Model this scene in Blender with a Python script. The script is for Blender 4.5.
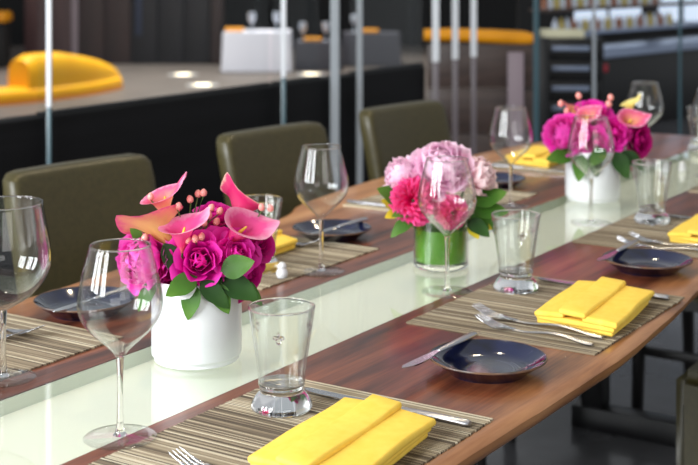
import bpy, bmesh, math, random
from mathutils import Vector, Matrix, Quaternion
R = math.radians
PI = math.pi
random.seed(7)
SC = bpy.context.scene
C = SC.collection
for o in list(bpy.data.objects):
    bpy.data.objects.remove(o)

# ------------------------------------------------------------------ camera
YAW = R(32.9)                      # viewing direction, measured from the long axis of the table (+X)
EYE = 1.31
cam = bpy.data.cameras.new('camera')
cam_o = bpy.data.objects.new('camera', cam)
C.objects.link(cam_o)
cam_o.location = (0, 0, EYE)
cam_o.rotation_euler = (R(90), 0, YAW - R(90))
cam.sensor_width = 36
cam.lens = 36 * 1340 / 698
cam.shift_y = -273.5 / 698
cam.clip_start = 0.05
cam.clip_end = 100
cam.dof.use_dof = True
cam.dof.focus_distance = 1.72
cam.dof.aperture_fstop = 6.8
SC.camera = cam_o

# ------------------------------------------------------------------ light
wd = bpy.data.worlds.new('room_light')
SC.world = wd
wd.use_nodes = True
bg = wd.node_tree.nodes['Background']
bg.inputs[0].default_value = (0.92, 0.96, 1.0, 1)
bg.inputs[1].default_value = 0.42

def area(name, loc, target, sx, sy, power, color=(1, 1, 1), shape='RECTANGLE'):
    l = bpy.data.lights.new(name, 'AREA')
    l.shape = shape
    l.size = sx
    l.size_y = sy
    l.energy = power
    l.color = color
    o = bpy.data.objects.new(name, l)
    C.objects.link(o)
    o.location = loc
    o.rotation_euler = (Vector(target) - Vector(loc)).to_track_quat('-Z', 'Y').to_euler()
    return o
# daylight through a row of tall windows on the left side of the room
for k, yy in enumerate((1.6, 3.3, 5.0)):
    area('window_and_fill_light', (-2.6, yy, 2.35), (3.0, yy - 0.4, 0.9), 1.1, 2.4, 165, (0.95, 0.98, 1.0))
# frontal fill light added behind the photographer
area('window_and_fill_light', (-1.6, -3.2, 2.3), (2.2, 1.2, 0.8), 2.6, 2.2, 60, (1.0, 0.98, 0.95))
# warm ceiling downlights over the table
for x in (1.3, 2.6, 3.9):
    area('ceiling_downlight', (x, 1.75, 3.1), (x, 1.75, 0), 0.14, 0.14, 9, (1.0, 0.82, 0.55), 'DISK')

# spots added above the sunken hall to brighten its furniture
for sx, sy in ((13.6, 14.4), (19.2, 13.8)):
    l = bpy.data.lights.new('hall_fill_spot', 'SPOT')
    l.energy = 3400; l.color = (1.0, 0.96, 0.9); l.spot_size = R(78); l.spot_blend = 0.6; l.shadow_soft_size = 0.3
    o = bpy.data.objects.new('hall_fill_spot', l)
    C.objects.link(o)
    o.location = (sx, sy, 7.5)

SC.view_settings.view_transform = 'Standard'
SC.view_settings.look = 'None'
SC.view_settings.gamma = 1
SC.view_settings.use_curve_mapping = False
SC.view_settings.exposure = 0.18
SC.cycles.use_denoising = True
SC.cycles.transparent_max_bounces = 24
SC.cycles.max_bounces = 12
SC.cycles.transmission_bounces = 12

# ------------------------------------------------------------------ helpers
def lin(c):
    return c / 12.92 if c <= 0.04045 else ((c + 0.055) / 1.055) ** 2.4
def rgb(r, g, b):
    return (lin(r / 255), lin(g / 255), lin(b / 255), 1)

def link(o, parent=None):
    C.objects.link(o)
    if parent is not None:
        o.parent = parent
    return o

def mesh_obj(name, me, mat, parent=None, loc=(0, 0, 0), rot=None, scale=None):
    o = bpy.data.objects.new(name, me)
    if mat is not None and len(me.materials) == 0:
        me.materials.append(mat)
    link(o, parent)
    o.location = loc
    if rot is not None:
        if isinstance(rot, Quaternion):
            o.rotation_mode = 'QUATERNION'
            o.rotation_quaternion = rot
        else:
            o.rotation_euler = rot
    if scale is not None:
        o.scale = scale if hasattr(scale, '__len__') else (scale,) * 3
    return o

def tag(o, label=None, cat=None, group=None, kind=None):
    if label: o['label'] = label
    if cat: o['category'] = cat
    if group: o['group'] = group
    if kind: o['kind'] = kind
    return o

def thing(name, label, cat, loc=(0, 0, 0), rotz=0, group=None):
    o = bpy.data.objects.new(name, None)
    o.empty_display_size = 0.02
    link(o)
    o.location = loc
    o.rotation_euler = (0, 0, rotz)
    return tag(o, label, cat, group)

def dup(root, loc=None, rotz=None, label=None, group=None):
    r = root.copy()
    C.objects.link(r)
    if loc is not None: r.location = loc
    if rotz is not None: r.rotation_euler = (0, 0, rotz)
    if label: r['label'] = label
    if group: r['group'] = group
    for ch in list(root.children):
        c = ch.copy(); C.objects.link(c); c.parent = r
        for g in list(ch.children):
            d = g.copy(); C.objects.link(d); d.parent = c
    return r

def finish(bm, name, smooth=True, angle=None):
    bmesh.ops.recalc_face_normals(bm, faces=bm.faces)
    me = bpy.data.meshes.new(name)
    bm.to_mesh(me)
    bm.free()
    for p in me.polygons:
        p.use_smooth = smooth
    if angle is not None:
        me.set_sharp_from_angle(angle=R(angle))
    return me

def lathe(name, prof, seg=48, angle=40):
    """closed or open profile of (radius, z)"""
    bm = bmesh.new()
    rings = []
    for r, z in prof:
        if r < 1e-6:
            rings.append([bm.verts.new((0, 0, z))])
        else:
            rings.append([bm.verts.new((r * math.cos(2 * PI * k / seg), r * math.sin(2 * PI * k / seg), z)) for k in range(seg)])
    for a, b in zip(rings, rings[1:]):
        for k in range(seg):
            k2 = (k + 1) % seg
            if len(a) == 1 and len(b) == 1: continue
            if len(a) == 1: bm.faces.new((a[0], b[k2], b[k]))
            elif len(b) == 1: bm.faces.new((a[k], a[k2], b[0]))
            else: bm.faces.new((a[k], a[k2], b[k2], b[k]))
    return finish(bm, name, True, angle)

def smoothprof(pts, n=5):
    """Catmull-Rom through profile points"""
    out = []
    P = [pts[0]] + list(pts) + [pts[-1]]
    for i in range(1, len(P) - 2):
        p0, p1, p2, p3 = P[i - 1], P[i], P[i + 1], P[i + 2]
        for k in range(n):
            t = k / n
            q = []
            for a in range(len(p1)):
                q.append(0.5 * (2 * p1[a] + (p2[a] - p0[a]) * t + (2 * p0[a] - 5 * p1[a] + 4 * p2[a] - p3[a]) * t * t + (-p0[a] + 3 * p1[a] - 3 * p2[a] + p3[a]) * t ** 3))
            out.append(tuple(q))
    out.append(tuple(pts[-1]))
    return out

def add_box(bm, x0, x1, y0, y1, z0, z1):
    vs = [bm.verts.new(p) for p in ((x0, y0, z0), (x1, y0, z0), (x1, y1, z0), (x0, y1, z0), (x0, y0, z1), (x1, y0, z1), (x1, y1, z1), (x0, y1, z1))]
    for f in ((0, 3, 2, 1), (4, 5, 6, 7), (0, 1, 5, 4), (1, 2, 6, 5), (2, 3, 7, 6), (3, 0, 4, 7)):
        bm.faces.new([vs[k] for k in f])
    return vs

def box(name, x0, x1, y0, y1, z0, z1, bevel=0, seg=2):
    bm = bmesh.new()
    add_box(bm, x0, x1, y0, y1, z0, z1)
    if bevel:
        bmesh.ops.bevel(bm, geom=bm.edges[:], offset=bevel, segments=seg, affect='EDGES', profile=0.5)
    return finish(bm, name, bool(bevel), 40 if bevel else None)

def add_tube(bm, pts, radii, seg=8, flat=1.0):
    """tube along points; flat squeezes it vertically"""
    pts = [Vector(p) for p in pts]
    if not hasattr(radii, '__len__'): radii = [radii] * len(pts)
    rings = []
    up = Vector((0, 0, 1))
    for i, p in enumerate(pts):
        t = (pts[min(i + 1, len(pts) - 1)] - pts[max(i - 1, 0)]).normalized()
        ref = up if abs(t.z) < 0.95 else Vector((1, 0, 0))
        s = t.cross(ref).normalized()
        u = s.cross(t).normalized()
        rings.append([bm.verts.new(p + s * (radii[i] * math.cos(2 * PI * k / seg)) + u * (flat * radii[i] * math.sin(2 * PI * k / seg))) for k in range(seg)])
    for a, b in zip(rings, rings[1:]):
        for k in range(seg):
            bm.faces.new((a[k], a[(k + 1) % seg], b[(k + 1) % seg], b[k]))
    bm.faces.new(rings[0][::-1])
    bm.faces.new(rings[-1])

def tube(name, pts, radii, seg=8, flat=1.0):
    bm = bmesh.new()
    add_tube(bm, pts, radii, seg, flat)
    return finish(bm, name, True, 60)

def prism(name, outline, z0, z1, bevel=0):
    bm = bmesh.new()
    a = [bm.verts.new((x, y, z0)) for x, y in outline]
    b = [bm.verts.new((x, y, z1)) for x, y in outline]
    n = len(a)
    bm.faces.new(a[::-1]); bm.faces.new(b)
    for k in range(n):
        bm.faces.new((a[k], a[(k + 1) % n], b[(k + 1) % n], b[k]))
    if bevel:
        bmesh.ops.bevel(bm, geom=[e for e in bm.edges if abs(e.verts[0].co.z - e.verts[1].co.z) < 1e-6], offset=bevel, segments=2, affect='EDGES')
    return finish(bm, name, bool(bevel), 40 if bevel else None)

def orient(zdir, xdir=(0, 0, 1)):
    z = Vector(zdir).normalized()
    x = Vector(xdir)
    x = x - z * x.dot(z)
    if x.length < 1e-4:
        x = Vector((1, 0, 0)) - z * z.x
    x.normalize()
    y = z.cross(x)
    return Matrix((x, y, z)).transposed().to_quaternion()

# ------------------------------------------------------------------ materials
M = {}
def mat(name, color=(0.5, 0.5, 0.5, 1), rough=0.5, metal=0.0, spec=0.5, coat=0.0, emit=None, estr=0, sss=0.0):
    m = bpy.data.materials.new(name)
    m.use_nodes = True
    b = m.node_tree.nodes['Principled BSDF']
    b.inputs['Base Color'].default_value = color
    b.inputs['Roughness'].default_value = rough
    b.inputs['Metallic'].default_value = metal
    b.inputs['Specular IOR Level'].default_value = spec
    b.inputs['Coat Weight'].default_value = coat
    b.inputs['Coat Roughness'].default_value = 0.06
    if emit:
        b.inputs['Emission Color'].default_value = emit
        b.inputs['Emission Strength'].default_value = estr
    M[name] = m
    return m
def N(m): return m.node_tree.nodes
def L(m, a, b): m.node_tree.links.new(a, b)
def bsdf(m): return N(m)['Principled BSDF']
def node(m, t, **kw):
    n = N(m).new(t)
    for k, v in kw.items():
        if k in n.inputs: n.inputs[k].default_value = v
        else: setattr(n, k, v)
    return n
def ramp(m, stops, fac):
    n = N(m).new('ShaderNodeValToRGB')
    e = n.color_ramp.elements
    while len(e) < len(stops): e.new(0.5)
    for k, (p, c) in enumerate(stops):
        e[k].position = p; e[k].color = c
    L(m, fac, n.inputs[0])
    return n
def noise_in(m, scale=(1, 1, 1), nscale=5, detail=4, coord='Object', rough=0.55, distort=0):
    tc = node(m, 'ShaderNodeTexCoord')
    mp = node(m, 'ShaderNodeMapping')
    mp.inputs['Scale'].default_value = scale
    L(m, tc.outputs[coord], mp.inputs[0])
    nz = node(m, 'ShaderNodeTexNoise')
    nz.inputs['Scale'].default_value = nscale
    nz.inputs['Detail'].default_value = detail
    nz.inputs['Roughness'].default_value = rough
    nz.inputs['Distortion'].default_value = distort
    L(m, mp.outputs[0], nz.inputs['Vector'])
    return nz
def bump(m, h, strength=0.2, dist=0.002):
    b = node(m, 'ShaderNodeBump')
    b.inputs['Strength'].default_value = strength
    b.inputs['Distance'].default_value = dist
    L(m, h, b.inputs['Height'])
    L(m, b.outputs[0], bsdf(m).inputs['Normal'])
def mottled(name, c1, c2, rough=0.5, nscale=8, scale=(1, 1, 1), bstr=0.0, bdist=0.002, lo=0.35, hi=0.65, **kw):
    m = mat(name, c1, rough, **kw)
    nz = noise_in(m, scale, nscale)
    r = ramp(m, [(lo, c1), (hi, c2)], nz.outputs['Fac'])
    L(m, r.outputs[0], bsdf(m).inputs['Base Color'])
    if bstr: bump(m, nz.outputs['Fac'], bstr, bdist)
    return m

# walnut table top: long grain along X, paler sapwood towards the live edges
def wood_top():
    m = mat('walnut', rough=0.3, spec=0.5, coat=0.12)
    n1 = noise_in(m, (0.9, 11, 6), 2.2, 6, rough=0.6, distort=0.6)
    n2 = noise_in(m, (3, 90, 40), 3.0, 3)
    mx = node(m, 'ShaderNodeMath', operation='MULTIPLY_ADD')
    L(m, n2.outputs['Fac'], mx.inputs[0]); mx.inputs[1].default_value = 0.28
    L(m, n1.outputs['Fac'], mx.inputs[2])
    heart = ramp(m, [(0.42, rgb(48, 22, 15)), (0.56, rgb(88, 45, 30)), (0.68, rgb(118, 63, 41)), (0.85, rgb(146, 86, 56))], mx.outputs[0])
    sap = ramp(m, [(0.42, rgb(140, 88, 52)), (0.6, rgb(182, 124, 76)), (0.8, rgb(204, 150, 100))], mx.outputs[0])
    tc = node(m, 'ShaderNodeTexCoord')
    sp = node(m, 'ShaderNodeSeparateXYZ')
    L(m, tc.outputs['Object'], sp.inputs[0])
    # distance from the centre line of the table
    d = node(m, 'ShaderNodeMath', operation='SUBTRACT'); L(m, sp.outputs['Y'], d.inputs[0]); d.inputs[1].default_value = 1.185
    ab = node(m, 'ShaderNodeMath', operation='ABSOLUTE'); L(m, d.outputs[0], ab.inputs[0])
    n3 = noise_in(m, (1.3, 5, 1), 2.0, 3)
    ad = node(m, 'ShaderNodeMath', operation='MULTIPLY_ADD'); L(m, n3.outputs['Fac'], ad.inputs[0]); ad.inputs[1].default_value = 0.22; L(m, ab.outputs[0], ad.inputs[2])
    mr = node(m, 'ShaderNodeMapRange'); L(m, ad.outputs[0], mr.inputs[0])
    mr.inputs[1].default_value = 0.475; mr.inputs[2].default_value = 0.60
    mix = node(m, 'ShaderNodeMix', data_type='RGBA')
    L(m, mr.outputs[0], mix.inputs[0])
    L(m, heart.outputs[0], mix.inputs[6]); L(m, sap.outputs[0], mix.inputs[7])
    L(m, mix.outputs[2], bsdf(m).inputs['Base Color'])
    bump(m, mx.outputs[0], 0.12, 0.0015)
    return m
wood_top()

def thin_glass(name, tint=(0.97, 0.985, 0.98, 1), f0=0.05, power=4.0, rough=0.0, refr=0.0):
    """clear thin-walled glass: see-through, mirror-like towards grazing angles"""
    m = bpy.data.materials.new(name); m.use_nodes = True
    nt = m.node_tree; nt.nodes.clear()
    out = node(m, 'ShaderNodeOutputMaterial')
    tr = node(m, 'ShaderNodeBsdfTransparent'); tr.inputs[0].default_value = tint
    gl = node(m, 'ShaderNodeBsdfGlossy'); gl.inputs['Roughness'].default_value = rough
    lw = node(m, 'ShaderNodeLayerWeight'); lw.inputs['Blend'].default_value = 0.5
    pw = node(m, 'ShaderNodeMath', operation='POWER'); L(m, lw.outputs['Facing'], pw.inputs[0]); pw.inputs[1].default_value = power
    ma = node(m, 'ShaderNodeMath', operation='MULTIPLY_ADD'); L(m, pw.outputs[0], ma.inputs[0]); ma.inputs[1].default_value = 0.75; ma.inputs[2].default_value = f0
    mx = node(m, 'ShaderNodeMixShader')
    L(m, ma.outputs[0], mx.inputs[0]); L(m, tr.outputs[0], mx.inputs[1]); L(m, gl.outputs[0], mx.inputs[2])
    if refr:
        g = node(m, 'ShaderNodeBsdfGlass'); g.inputs['IOR'].default_value = 1.45; g.inputs['Roughness'].default_value = 0.0
        m2 = node(m, 'ShaderNodeMixShader'); m2.inputs[0].default_value = refr
        L(m, mx.outputs[0], m2.inputs[1]); L(m, g.outputs[0], m2.inputs[2])
        mx = m2
    L(m, mx.outputs[0], out.inputs[0])
    M[name] = m
    return m
thin_glass('bowl_glass', (0.993, 0.996, 0.996, 1), f0=0.025, power=2.7)
thin_glass('foot_glass', (0.995, 0.997, 0.998, 1), f0=0.035, power=4.0)
thin_glass('tumbler_glass', (0.985, 0.992, 0.99, 1), f0=0.03, power=2.3)
thin_glass('pane_glass', (0.96, 0.98, 0.98, 1), f0=0.012, power=5)
thin_glass('strip_glass', (0.97, 0.99, 0.975, 1), f0=0.05, power=4.2)
def solid_glass(name, color=(1, 1, 1, 1), ior=1.45):
    m = bpy.data.materials.new(name); m.use_nodes = True
    nt = m.node_tree; nt.nodes.clear()
    out = node(m, 'ShaderNodeOutputMaterial')
    g = node(m, 'ShaderNodeBsdfGlass'); g.inputs['Color'].default_value = color; g.inputs['IOR'].default_value = ior; g.inputs['Roughness'].default_value = 0.0
    L(m, g.outputs[0], out.inputs[0])
    M[name] = m
solid_glass('solid_glass')
def crystal():
    m = bpy.data.materials.new('crystal'); m.use_nodes = True
    m.node_tree.nodes.clear()
    out = node(m, 'ShaderNodeOutputMaterial')
    g = node(m, 'ShaderNodeBsdfGlass'); g.inputs['IOR'].default_value = 1.45; g.inputs['Roughness'].default_value = 0.0
    tr = node(m, 'ShaderNodeBsdfTransparent'); tr.inputs[0].default_value = (0.97, 0.98, 0.98, 1)
    mx = node(m, 'ShaderNodeMixShader'); mx.inputs[0].default_value = 0.55
    L(m, tr.outputs[0], mx.inputs[1]); L(m, g.outputs[0], mx.inputs[2]); L(m, mx.outputs[0], out.inputs[0])
    M['crystal'] = m
crystal()

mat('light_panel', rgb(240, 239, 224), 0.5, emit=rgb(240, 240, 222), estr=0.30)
mat('recess_side', rgb(214, 220, 204), 0.5)
mottled('ceramic_white', rgb(212, 214, 217), rgb(206, 209, 212), 0.25, 20, spec=0.5)
mat('plate_glaze', rgb(16, 20, 46), 0.08, coat=0.6)
def plate_mat():
    m = M['plate_glaze']
    nz = noise_in(m, (1, 1, 1), 25, 3)
    tc = node(m, 'ShaderNodeTexCoord'); sp = node(m, 'ShaderNodeSeparateXYZ'); L(m, tc.outputs['Object'], sp.inputs[0])
    base = ramp(m, [(0.35, rgb(10, 12, 28)), (0.65, rgb(20, 26, 58))], nz.outputs['Fac'])
    L(m, base.outputs[0], bsdf(m).inputs['Base Color'])
plate_mat()
mottled('plate_rim', rgb(120, 86, 60), rgb(70, 56, 52), 0.3, 30)
mat('steel', rgb(205, 205, 208), 0.18, metal=1.0)
mat('steel_handle', rgb(190, 190, 195), 0.3, metal=1.0)
mottled('napkin_cotton', rgb(252, 214, 96), rgb(248, 206, 84), 0.85, 60, bstr=0.25, bdist=0.0008, spec=0.15)
mottled('napkin_far', rgb(248, 196, 44), rgb(240, 184, 34), 0.85, 60, spec=0.15)
mottled('leather', rgb(68, 62, 34), rgb(59, 54, 29), 0.36, 90, bstr=0.08, bdist=0.0006, spec=0.45)
mat('black_metal', rgb(22, 22, 24), 0.4)
mat('black_wood', rgb(24, 22, 22), 0.45)
mat('shaker_white', rgb(205, 206, 208), 0.15)
# woven mat: every reed has its own tone
def reed_mat():
    m = mat('reed', rough=0.65, spec=0.3)
    at = node(m, 'ShaderNodeAttribute'); at.attribute_name = 'tone'
    nz = noise_in(m, (60, 1.5, 20), 4, 3)
    ad = node(m, 'ShaderNodeMath', operation='MULTIPLY_ADD'); L(m, nz.outputs['Fac'], ad.inputs[0]); ad.inputs[1].default_value = 0.55; L(m, at.outputs['Fac'], ad.inputs[2])
    r = ramp(m, [(0.25, rgb(70, 59, 47)), (0.5, rgb(118, 104, 84)), (0.75, rgb(150, 136, 112)), (1.0, rgb(205, 195, 170))], ad.outputs[0])
    L(m, r.outputs[0], bsdf(m).inputs['Base Color'])
reed_mat()

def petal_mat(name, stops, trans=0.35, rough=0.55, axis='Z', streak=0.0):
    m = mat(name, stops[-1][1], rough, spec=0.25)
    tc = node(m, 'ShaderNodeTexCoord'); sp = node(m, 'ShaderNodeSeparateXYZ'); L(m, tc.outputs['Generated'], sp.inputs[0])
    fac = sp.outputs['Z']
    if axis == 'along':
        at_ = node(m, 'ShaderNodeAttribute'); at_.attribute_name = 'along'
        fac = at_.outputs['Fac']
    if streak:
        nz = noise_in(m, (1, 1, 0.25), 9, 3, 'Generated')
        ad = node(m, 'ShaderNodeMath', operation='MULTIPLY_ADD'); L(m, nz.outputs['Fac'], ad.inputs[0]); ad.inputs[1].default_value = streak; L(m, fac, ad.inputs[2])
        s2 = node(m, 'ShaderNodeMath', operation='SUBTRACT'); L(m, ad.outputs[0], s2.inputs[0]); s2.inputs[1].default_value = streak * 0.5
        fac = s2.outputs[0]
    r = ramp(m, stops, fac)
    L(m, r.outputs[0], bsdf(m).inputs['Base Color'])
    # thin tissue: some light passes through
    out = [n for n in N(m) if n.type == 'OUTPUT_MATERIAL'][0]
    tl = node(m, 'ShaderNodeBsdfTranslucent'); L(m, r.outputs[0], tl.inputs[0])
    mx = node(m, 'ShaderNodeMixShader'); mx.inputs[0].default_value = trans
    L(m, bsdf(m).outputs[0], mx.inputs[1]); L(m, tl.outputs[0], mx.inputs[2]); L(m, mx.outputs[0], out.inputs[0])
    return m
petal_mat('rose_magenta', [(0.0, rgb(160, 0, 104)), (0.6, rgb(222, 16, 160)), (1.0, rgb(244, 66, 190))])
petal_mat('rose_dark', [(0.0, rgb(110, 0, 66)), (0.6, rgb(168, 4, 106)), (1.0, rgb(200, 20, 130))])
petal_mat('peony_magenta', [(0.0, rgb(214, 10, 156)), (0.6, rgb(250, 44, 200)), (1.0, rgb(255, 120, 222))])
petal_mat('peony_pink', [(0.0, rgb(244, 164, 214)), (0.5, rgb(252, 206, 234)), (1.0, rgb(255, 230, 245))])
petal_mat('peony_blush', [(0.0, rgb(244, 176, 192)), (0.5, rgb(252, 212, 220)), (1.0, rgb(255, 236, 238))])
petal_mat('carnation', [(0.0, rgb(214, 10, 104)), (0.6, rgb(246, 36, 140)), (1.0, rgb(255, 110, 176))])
petal_mat('calla_gold', [(0.0, rgb(214, 206, 130)), (0.35, rgb(222, 178, 104)), (0.72, rgb(230, 168, 118)), (0.9, rgb(232, 140, 130)), (1.0, rgb(226, 92, 140))], axis='along', streak=0.3)
petal_mat('calla_rose', [(0.0, rgb(226, 210, 140)), (0.35, rgb(236, 178, 128)), (0.65, rgb(234, 136, 132)), (0.9, rgb(230, 92, 142)), (1.0, rgb(242, 164, 196))], axis='along', streak=0.3)
petal_mat('calla_pink', [(0.0, rgb(232, 206, 160)), (0.25, rgb(228, 92, 132)), (0.8, rgb(226, 48, 118)), (0.95, rgb(234, 90, 140)), (1.0, rgb(246, 206, 186))], axis='along', streak=0.2)
petal_mat('calla_candy', [(0.0, rgb(226, 150, 110)), (0.25, rgb(226, 60, 128)), (0.8, rgb(232, 84, 150)), (1.0, rgb(244, 170, 200))], axis='along', streak=0.25)
petal_mat('calla_yellow', [(0.0, rgb(190, 190, 80)), (0.5, rgb(236, 214, 110)), (1.0, rgb(242, 226, 150))], axis='along')
petal_mat('leaf_green', [(0.0, rgb(46, 80, 24)), (0.5, rgb(62, 104, 34)), (1.0, rgb(84, 124, 44))], trans=0.2, rough=0.5)
petal_mat('leaf_dark', [(0.0, rgb(26, 50, 20)), (0.5, rgb(38, 70, 28)), (1.0, rgb(54, 90, 36))], trans=0.15, rough=0.5)
petal_mat('leaf_yellow', [(0.0, rgb(150, 160, 40)), (0.5, rgb(206, 190, 50)), (1.0, rgb(236, 210, 60))], trans=0.3)
mottled('stem_green', rgb(80, 116, 50), rgb(66, 100, 44), 0.5, 30)
mottled('lining_leaf', rgb(58, 112, 22), rgb(98, 152, 36), 0.4, 9, (1, 1, 0.25))
mat('berry_pink', rgb(232, 150, 142), 0.3)
mat('spadix', rgb(226, 190, 70), 0.7)

mottled('floor_stone', rgb(70, 70, 74), rgb(96, 96, 100), 0.22, 3.0, lo=0.3, hi=0.7)
mottled('parapet_black', rgb(10, 10, 12), rgb(17, 17, 20), 0.6, 2.0, (0.4, 1, 6), spec=0.15)
mottled('hall_floor', rgb(92, 84, 79), rgb(104, 95, 89), 0.55, 1.5)
mat('fin_reflection', rgb(236, 240, 246), 0.3)  # daylight reflected in the glass edge, put into the colour
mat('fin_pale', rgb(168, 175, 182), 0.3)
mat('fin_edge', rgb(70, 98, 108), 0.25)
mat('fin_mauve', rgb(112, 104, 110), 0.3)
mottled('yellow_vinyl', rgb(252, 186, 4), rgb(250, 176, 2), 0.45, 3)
mat('orange_trim', rgb(196, 118, 6), 0.5)  # darker orange of the banquette's base trim
mat('orange_vinyl', rgb(240, 158, 10), 0.45)
mat('black_soft', rgb(8, 8, 9), 0.7)
mat('dark_wall', rgb(9, 9, 11), 0.7)
mottled('panel_mauve', rgb(96, 70, 70), rgb(80, 58, 60), 0.45, 2, (8, 8, 0.6))
mottled('panel_brown', rgb(58, 38, 37), rgb(44, 30, 30), 0.45, 2, (8, 8, 0.6))
mottled('panel_navy', rgb(20, 19, 29), rgb(14, 13, 21), 0.4, 2, (8, 8, 0.6))
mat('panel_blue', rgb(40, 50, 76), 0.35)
mottled('booth_wood', rgb(78, 62, 56), rgb(58, 46, 43), 0.4, 3, (1, 1, 9))
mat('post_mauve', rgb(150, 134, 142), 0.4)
mat('cloth_white', rgb(234, 234, 246), 0.9)
mat('cloth_grey', rgb(70, 70, 78), 0.9)
mat('shelf_black', rgb(9, 10, 14), 0.4)
mat('tray_blue', rgb(150, 164, 190), 0.3, metal=0.3)
mat('paper_cream', rgb(226, 222, 190), 0.8)
mat('red_box', rgb(196, 40, 60), 0.5)
mat('bottle_gold', rgb(190, 170, 90), 0.3)
mat('bottle_clear', rgb(205, 212, 224), 0.2)
mat('bottle_amber', rgb(150, 96, 70), 0.2)
mat('lamp_glow', rgb(255, 240, 214), 0.5, emit=rgb(255, 236, 200), estr=4.0)
mat('lamp_ring', rgb(190, 188, 186), 0.3)
mat('window_sky', rgb(200, 212, 228), 0.4, emit=rgb(196, 210, 230), estr=0.75)

# ------------------------------------------------------------------ setting
def struct(name, me, m, loc=(0, 0, 0), rot=None, label=None):
    o = mesh_obj(name, me, m, None, loc, rot)
    o['kind'] = 'structure'
    if label: o['label'] = label
    return o

FWD = Vector((math.cos(YAW), math.sin(YAW), 0))
RGT = Vector((math.sin(YAW), -math.cos(YAW), 0))
def place(fwd, side, h=0.0):
    """a spot in the room: metres ahead of the doorway, metres to the right, height"""
    p = FWD * fwd + RGT * side
    return Vector((p.x, p.y, h))
FACEZ = YAW - PI / 2       # turns local X to the right, local Y away from the photographer

WY = 3.40                  # the black parapet between the terrace and the sunken hall
struct('floor', prism('floor', [(-3, -4), (14, -4), (14, 5.2), (6.0, 5.2), (6.0, WY), (-3, WY)], -0.1, 0.0), M['floor_stone'], label='dark grey polished stone floor under the table')
struct('wall_back', box('wall_back', 1.2, 5.98, WY, WY + 0.10, -0.1, 0.765, 0.01), M['parapet_black'], label='low black parapet wall behind the far chairs')
HF = -0.70
struct('floor_sunken', prism('floor_sunken', [(0, WY + 0.1), (40, WY + 0.1), (40, 45), (0, 45)], HF - 0.1, HF), M['hall_floor'], label='greyish brown floor of the hall beyond the parapet')
# far dark wall of the hall
o = struct('wall_hall', box('wall_hall', -22, 22, 0, 0.2, HF, 6), M['dark_wall'], place(31, 0, 0), (0, 0, FACEZ), 'dark wall at the far end of the hall')
# dark wall behind the bar with a bright window in it
struct('wall_right', box('wall_right', 0.7, 8, 0, 0.15, 0, 4), M['dark_wall'], place(15, 1.2, 0), (0, 0, FACEZ), 'dark wall behind the bar shelves')
for k, (sd, wdt, h0, h1) in enumerate(((2.36, 0.74, 0.52, 2.4), (3.30, 0.50, 0.62, 2.4))):
    w = struct('window_%d' % (k + 1), box('window_glass', -wdt / 2, wdt / 2, 0, 0.03, h0, h1), M['window_sky'], place(14.9, sd + wdt / 2 + 0.15, 0), (0, 0, FACEZ))
    mesh_obj('window_frame', box('window_frame', -wdt / 2 - 0.03, wdt / 2 + 0.03, -0.02, 0.02, h0 - 0.05, h0), M['shelf_black'], w)
    mesh_obj('mullion', box('mullion', -0.015, 0.015, -0.02, 0.02, h0, h1), M['shelf_black'], w)

# ------------------------------------------------------------------ table
def edge_near(x):
    pts = [(0.3, 0.80), (0.8, 0.745), (1.2, 0.722), (1.6, 0.712), (1.85, 0.712), (2.1, 0.730), (2.3, 0.749), (2.6, 0.758), (3.0, 0.760), (3.5, 0.765), (3.9, 0.79), (4.15, 0.83)]
    return interp(pts, x)
def edge_far(x):
    pts = [(0.3, 1.60), (1.0, 1.64), (1.62, 1.662), (1.9, 1.685), (2.3, 1.70), (2.42, 1.725), (2.52, 1.765), (2.8, 1.80), (3.1, 1.81), (3.6, 1.78), (3.9, 1.72), (4.15, 1.66)]
    return interp(pts, x)
def interp(pts, x):
    sm = smoothprof(pts, 8)
    if x <= sm[0][0]: return sm[0][1]
    for (a, b), (c, d) in zip(sm, sm[1:]):
        if x <= c: return b + (d - b) * (x - a) / max(c - a, 1e-9)
    return sm[-1][1]
TOP = 0.75
SY0, SY1 = 1.074, 1.296
def slab(name, edge, inner, sgn):
    """half of the table: flat top, straight inner side, rounded live edge that slopes back underneath"""
    bm = bmesh.new()
    rows = []
    n = 90
    for i in range(n + 1):
        x = 0.3 + (4.15 - 0.3) * i / n
        e = edge(x) + 0.0006 * math.sin(x * 23) + 0.0005 * math.sin(x * 51 + 1)
        prof = [(inner, TOP), (inner + sgn * 0.02, TOP), (e - sgn * 0.016, TOP), (e - sgn * 0.006, TOP - 0.0025), (e, TOP - 0.009), (e - sgn * 0.002, TOP - 0.018),
                (e - sgn * 0.016, TOP - 0.034), (e - sgn * 0.03, TOP - 0.042), (inner, TOP - 0.042)]
        rows.append([bm.verts.new((x, y, z)) for y, z in prof])
    m = len(rows[0])
    for a, b in zip(rows, rows[1:]):
        for k in range(m):
            bm.faces.new((a[k], a[(k + 1) % m], b[(k + 1) % m], b[k]))
    bm.faces.new(rows[0]); bm.faces.new(rows[-1][::-1])
    return finish(bm, name, True, 35)
tb = thing('dining_table', 'long walnut live-edge dining table with pale glass strip down the middle', 'table', (0, 0, 0))
mesh_obj('tabletop_slab', slab('slab', edge_near, SY0, -1), M['walnut'], tb)
mesh_obj('tabletop_slab', slab('slab', edge_far, SY1, 1), M['walnut'], tb)
gl = mesh_obj('glass_strip', box('glass_strip', 0.3, 4.15, SY0, SY1, TOP - 0.0012, TOP - 0.0002), M['strip_glass'], tb)
gl['label'] = 'clear glass strip set flush into the wood'
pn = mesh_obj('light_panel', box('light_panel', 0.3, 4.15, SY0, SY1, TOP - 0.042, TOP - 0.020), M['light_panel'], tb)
pn['label'] = 'pale cream backing panel glowing under the glass'
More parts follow.
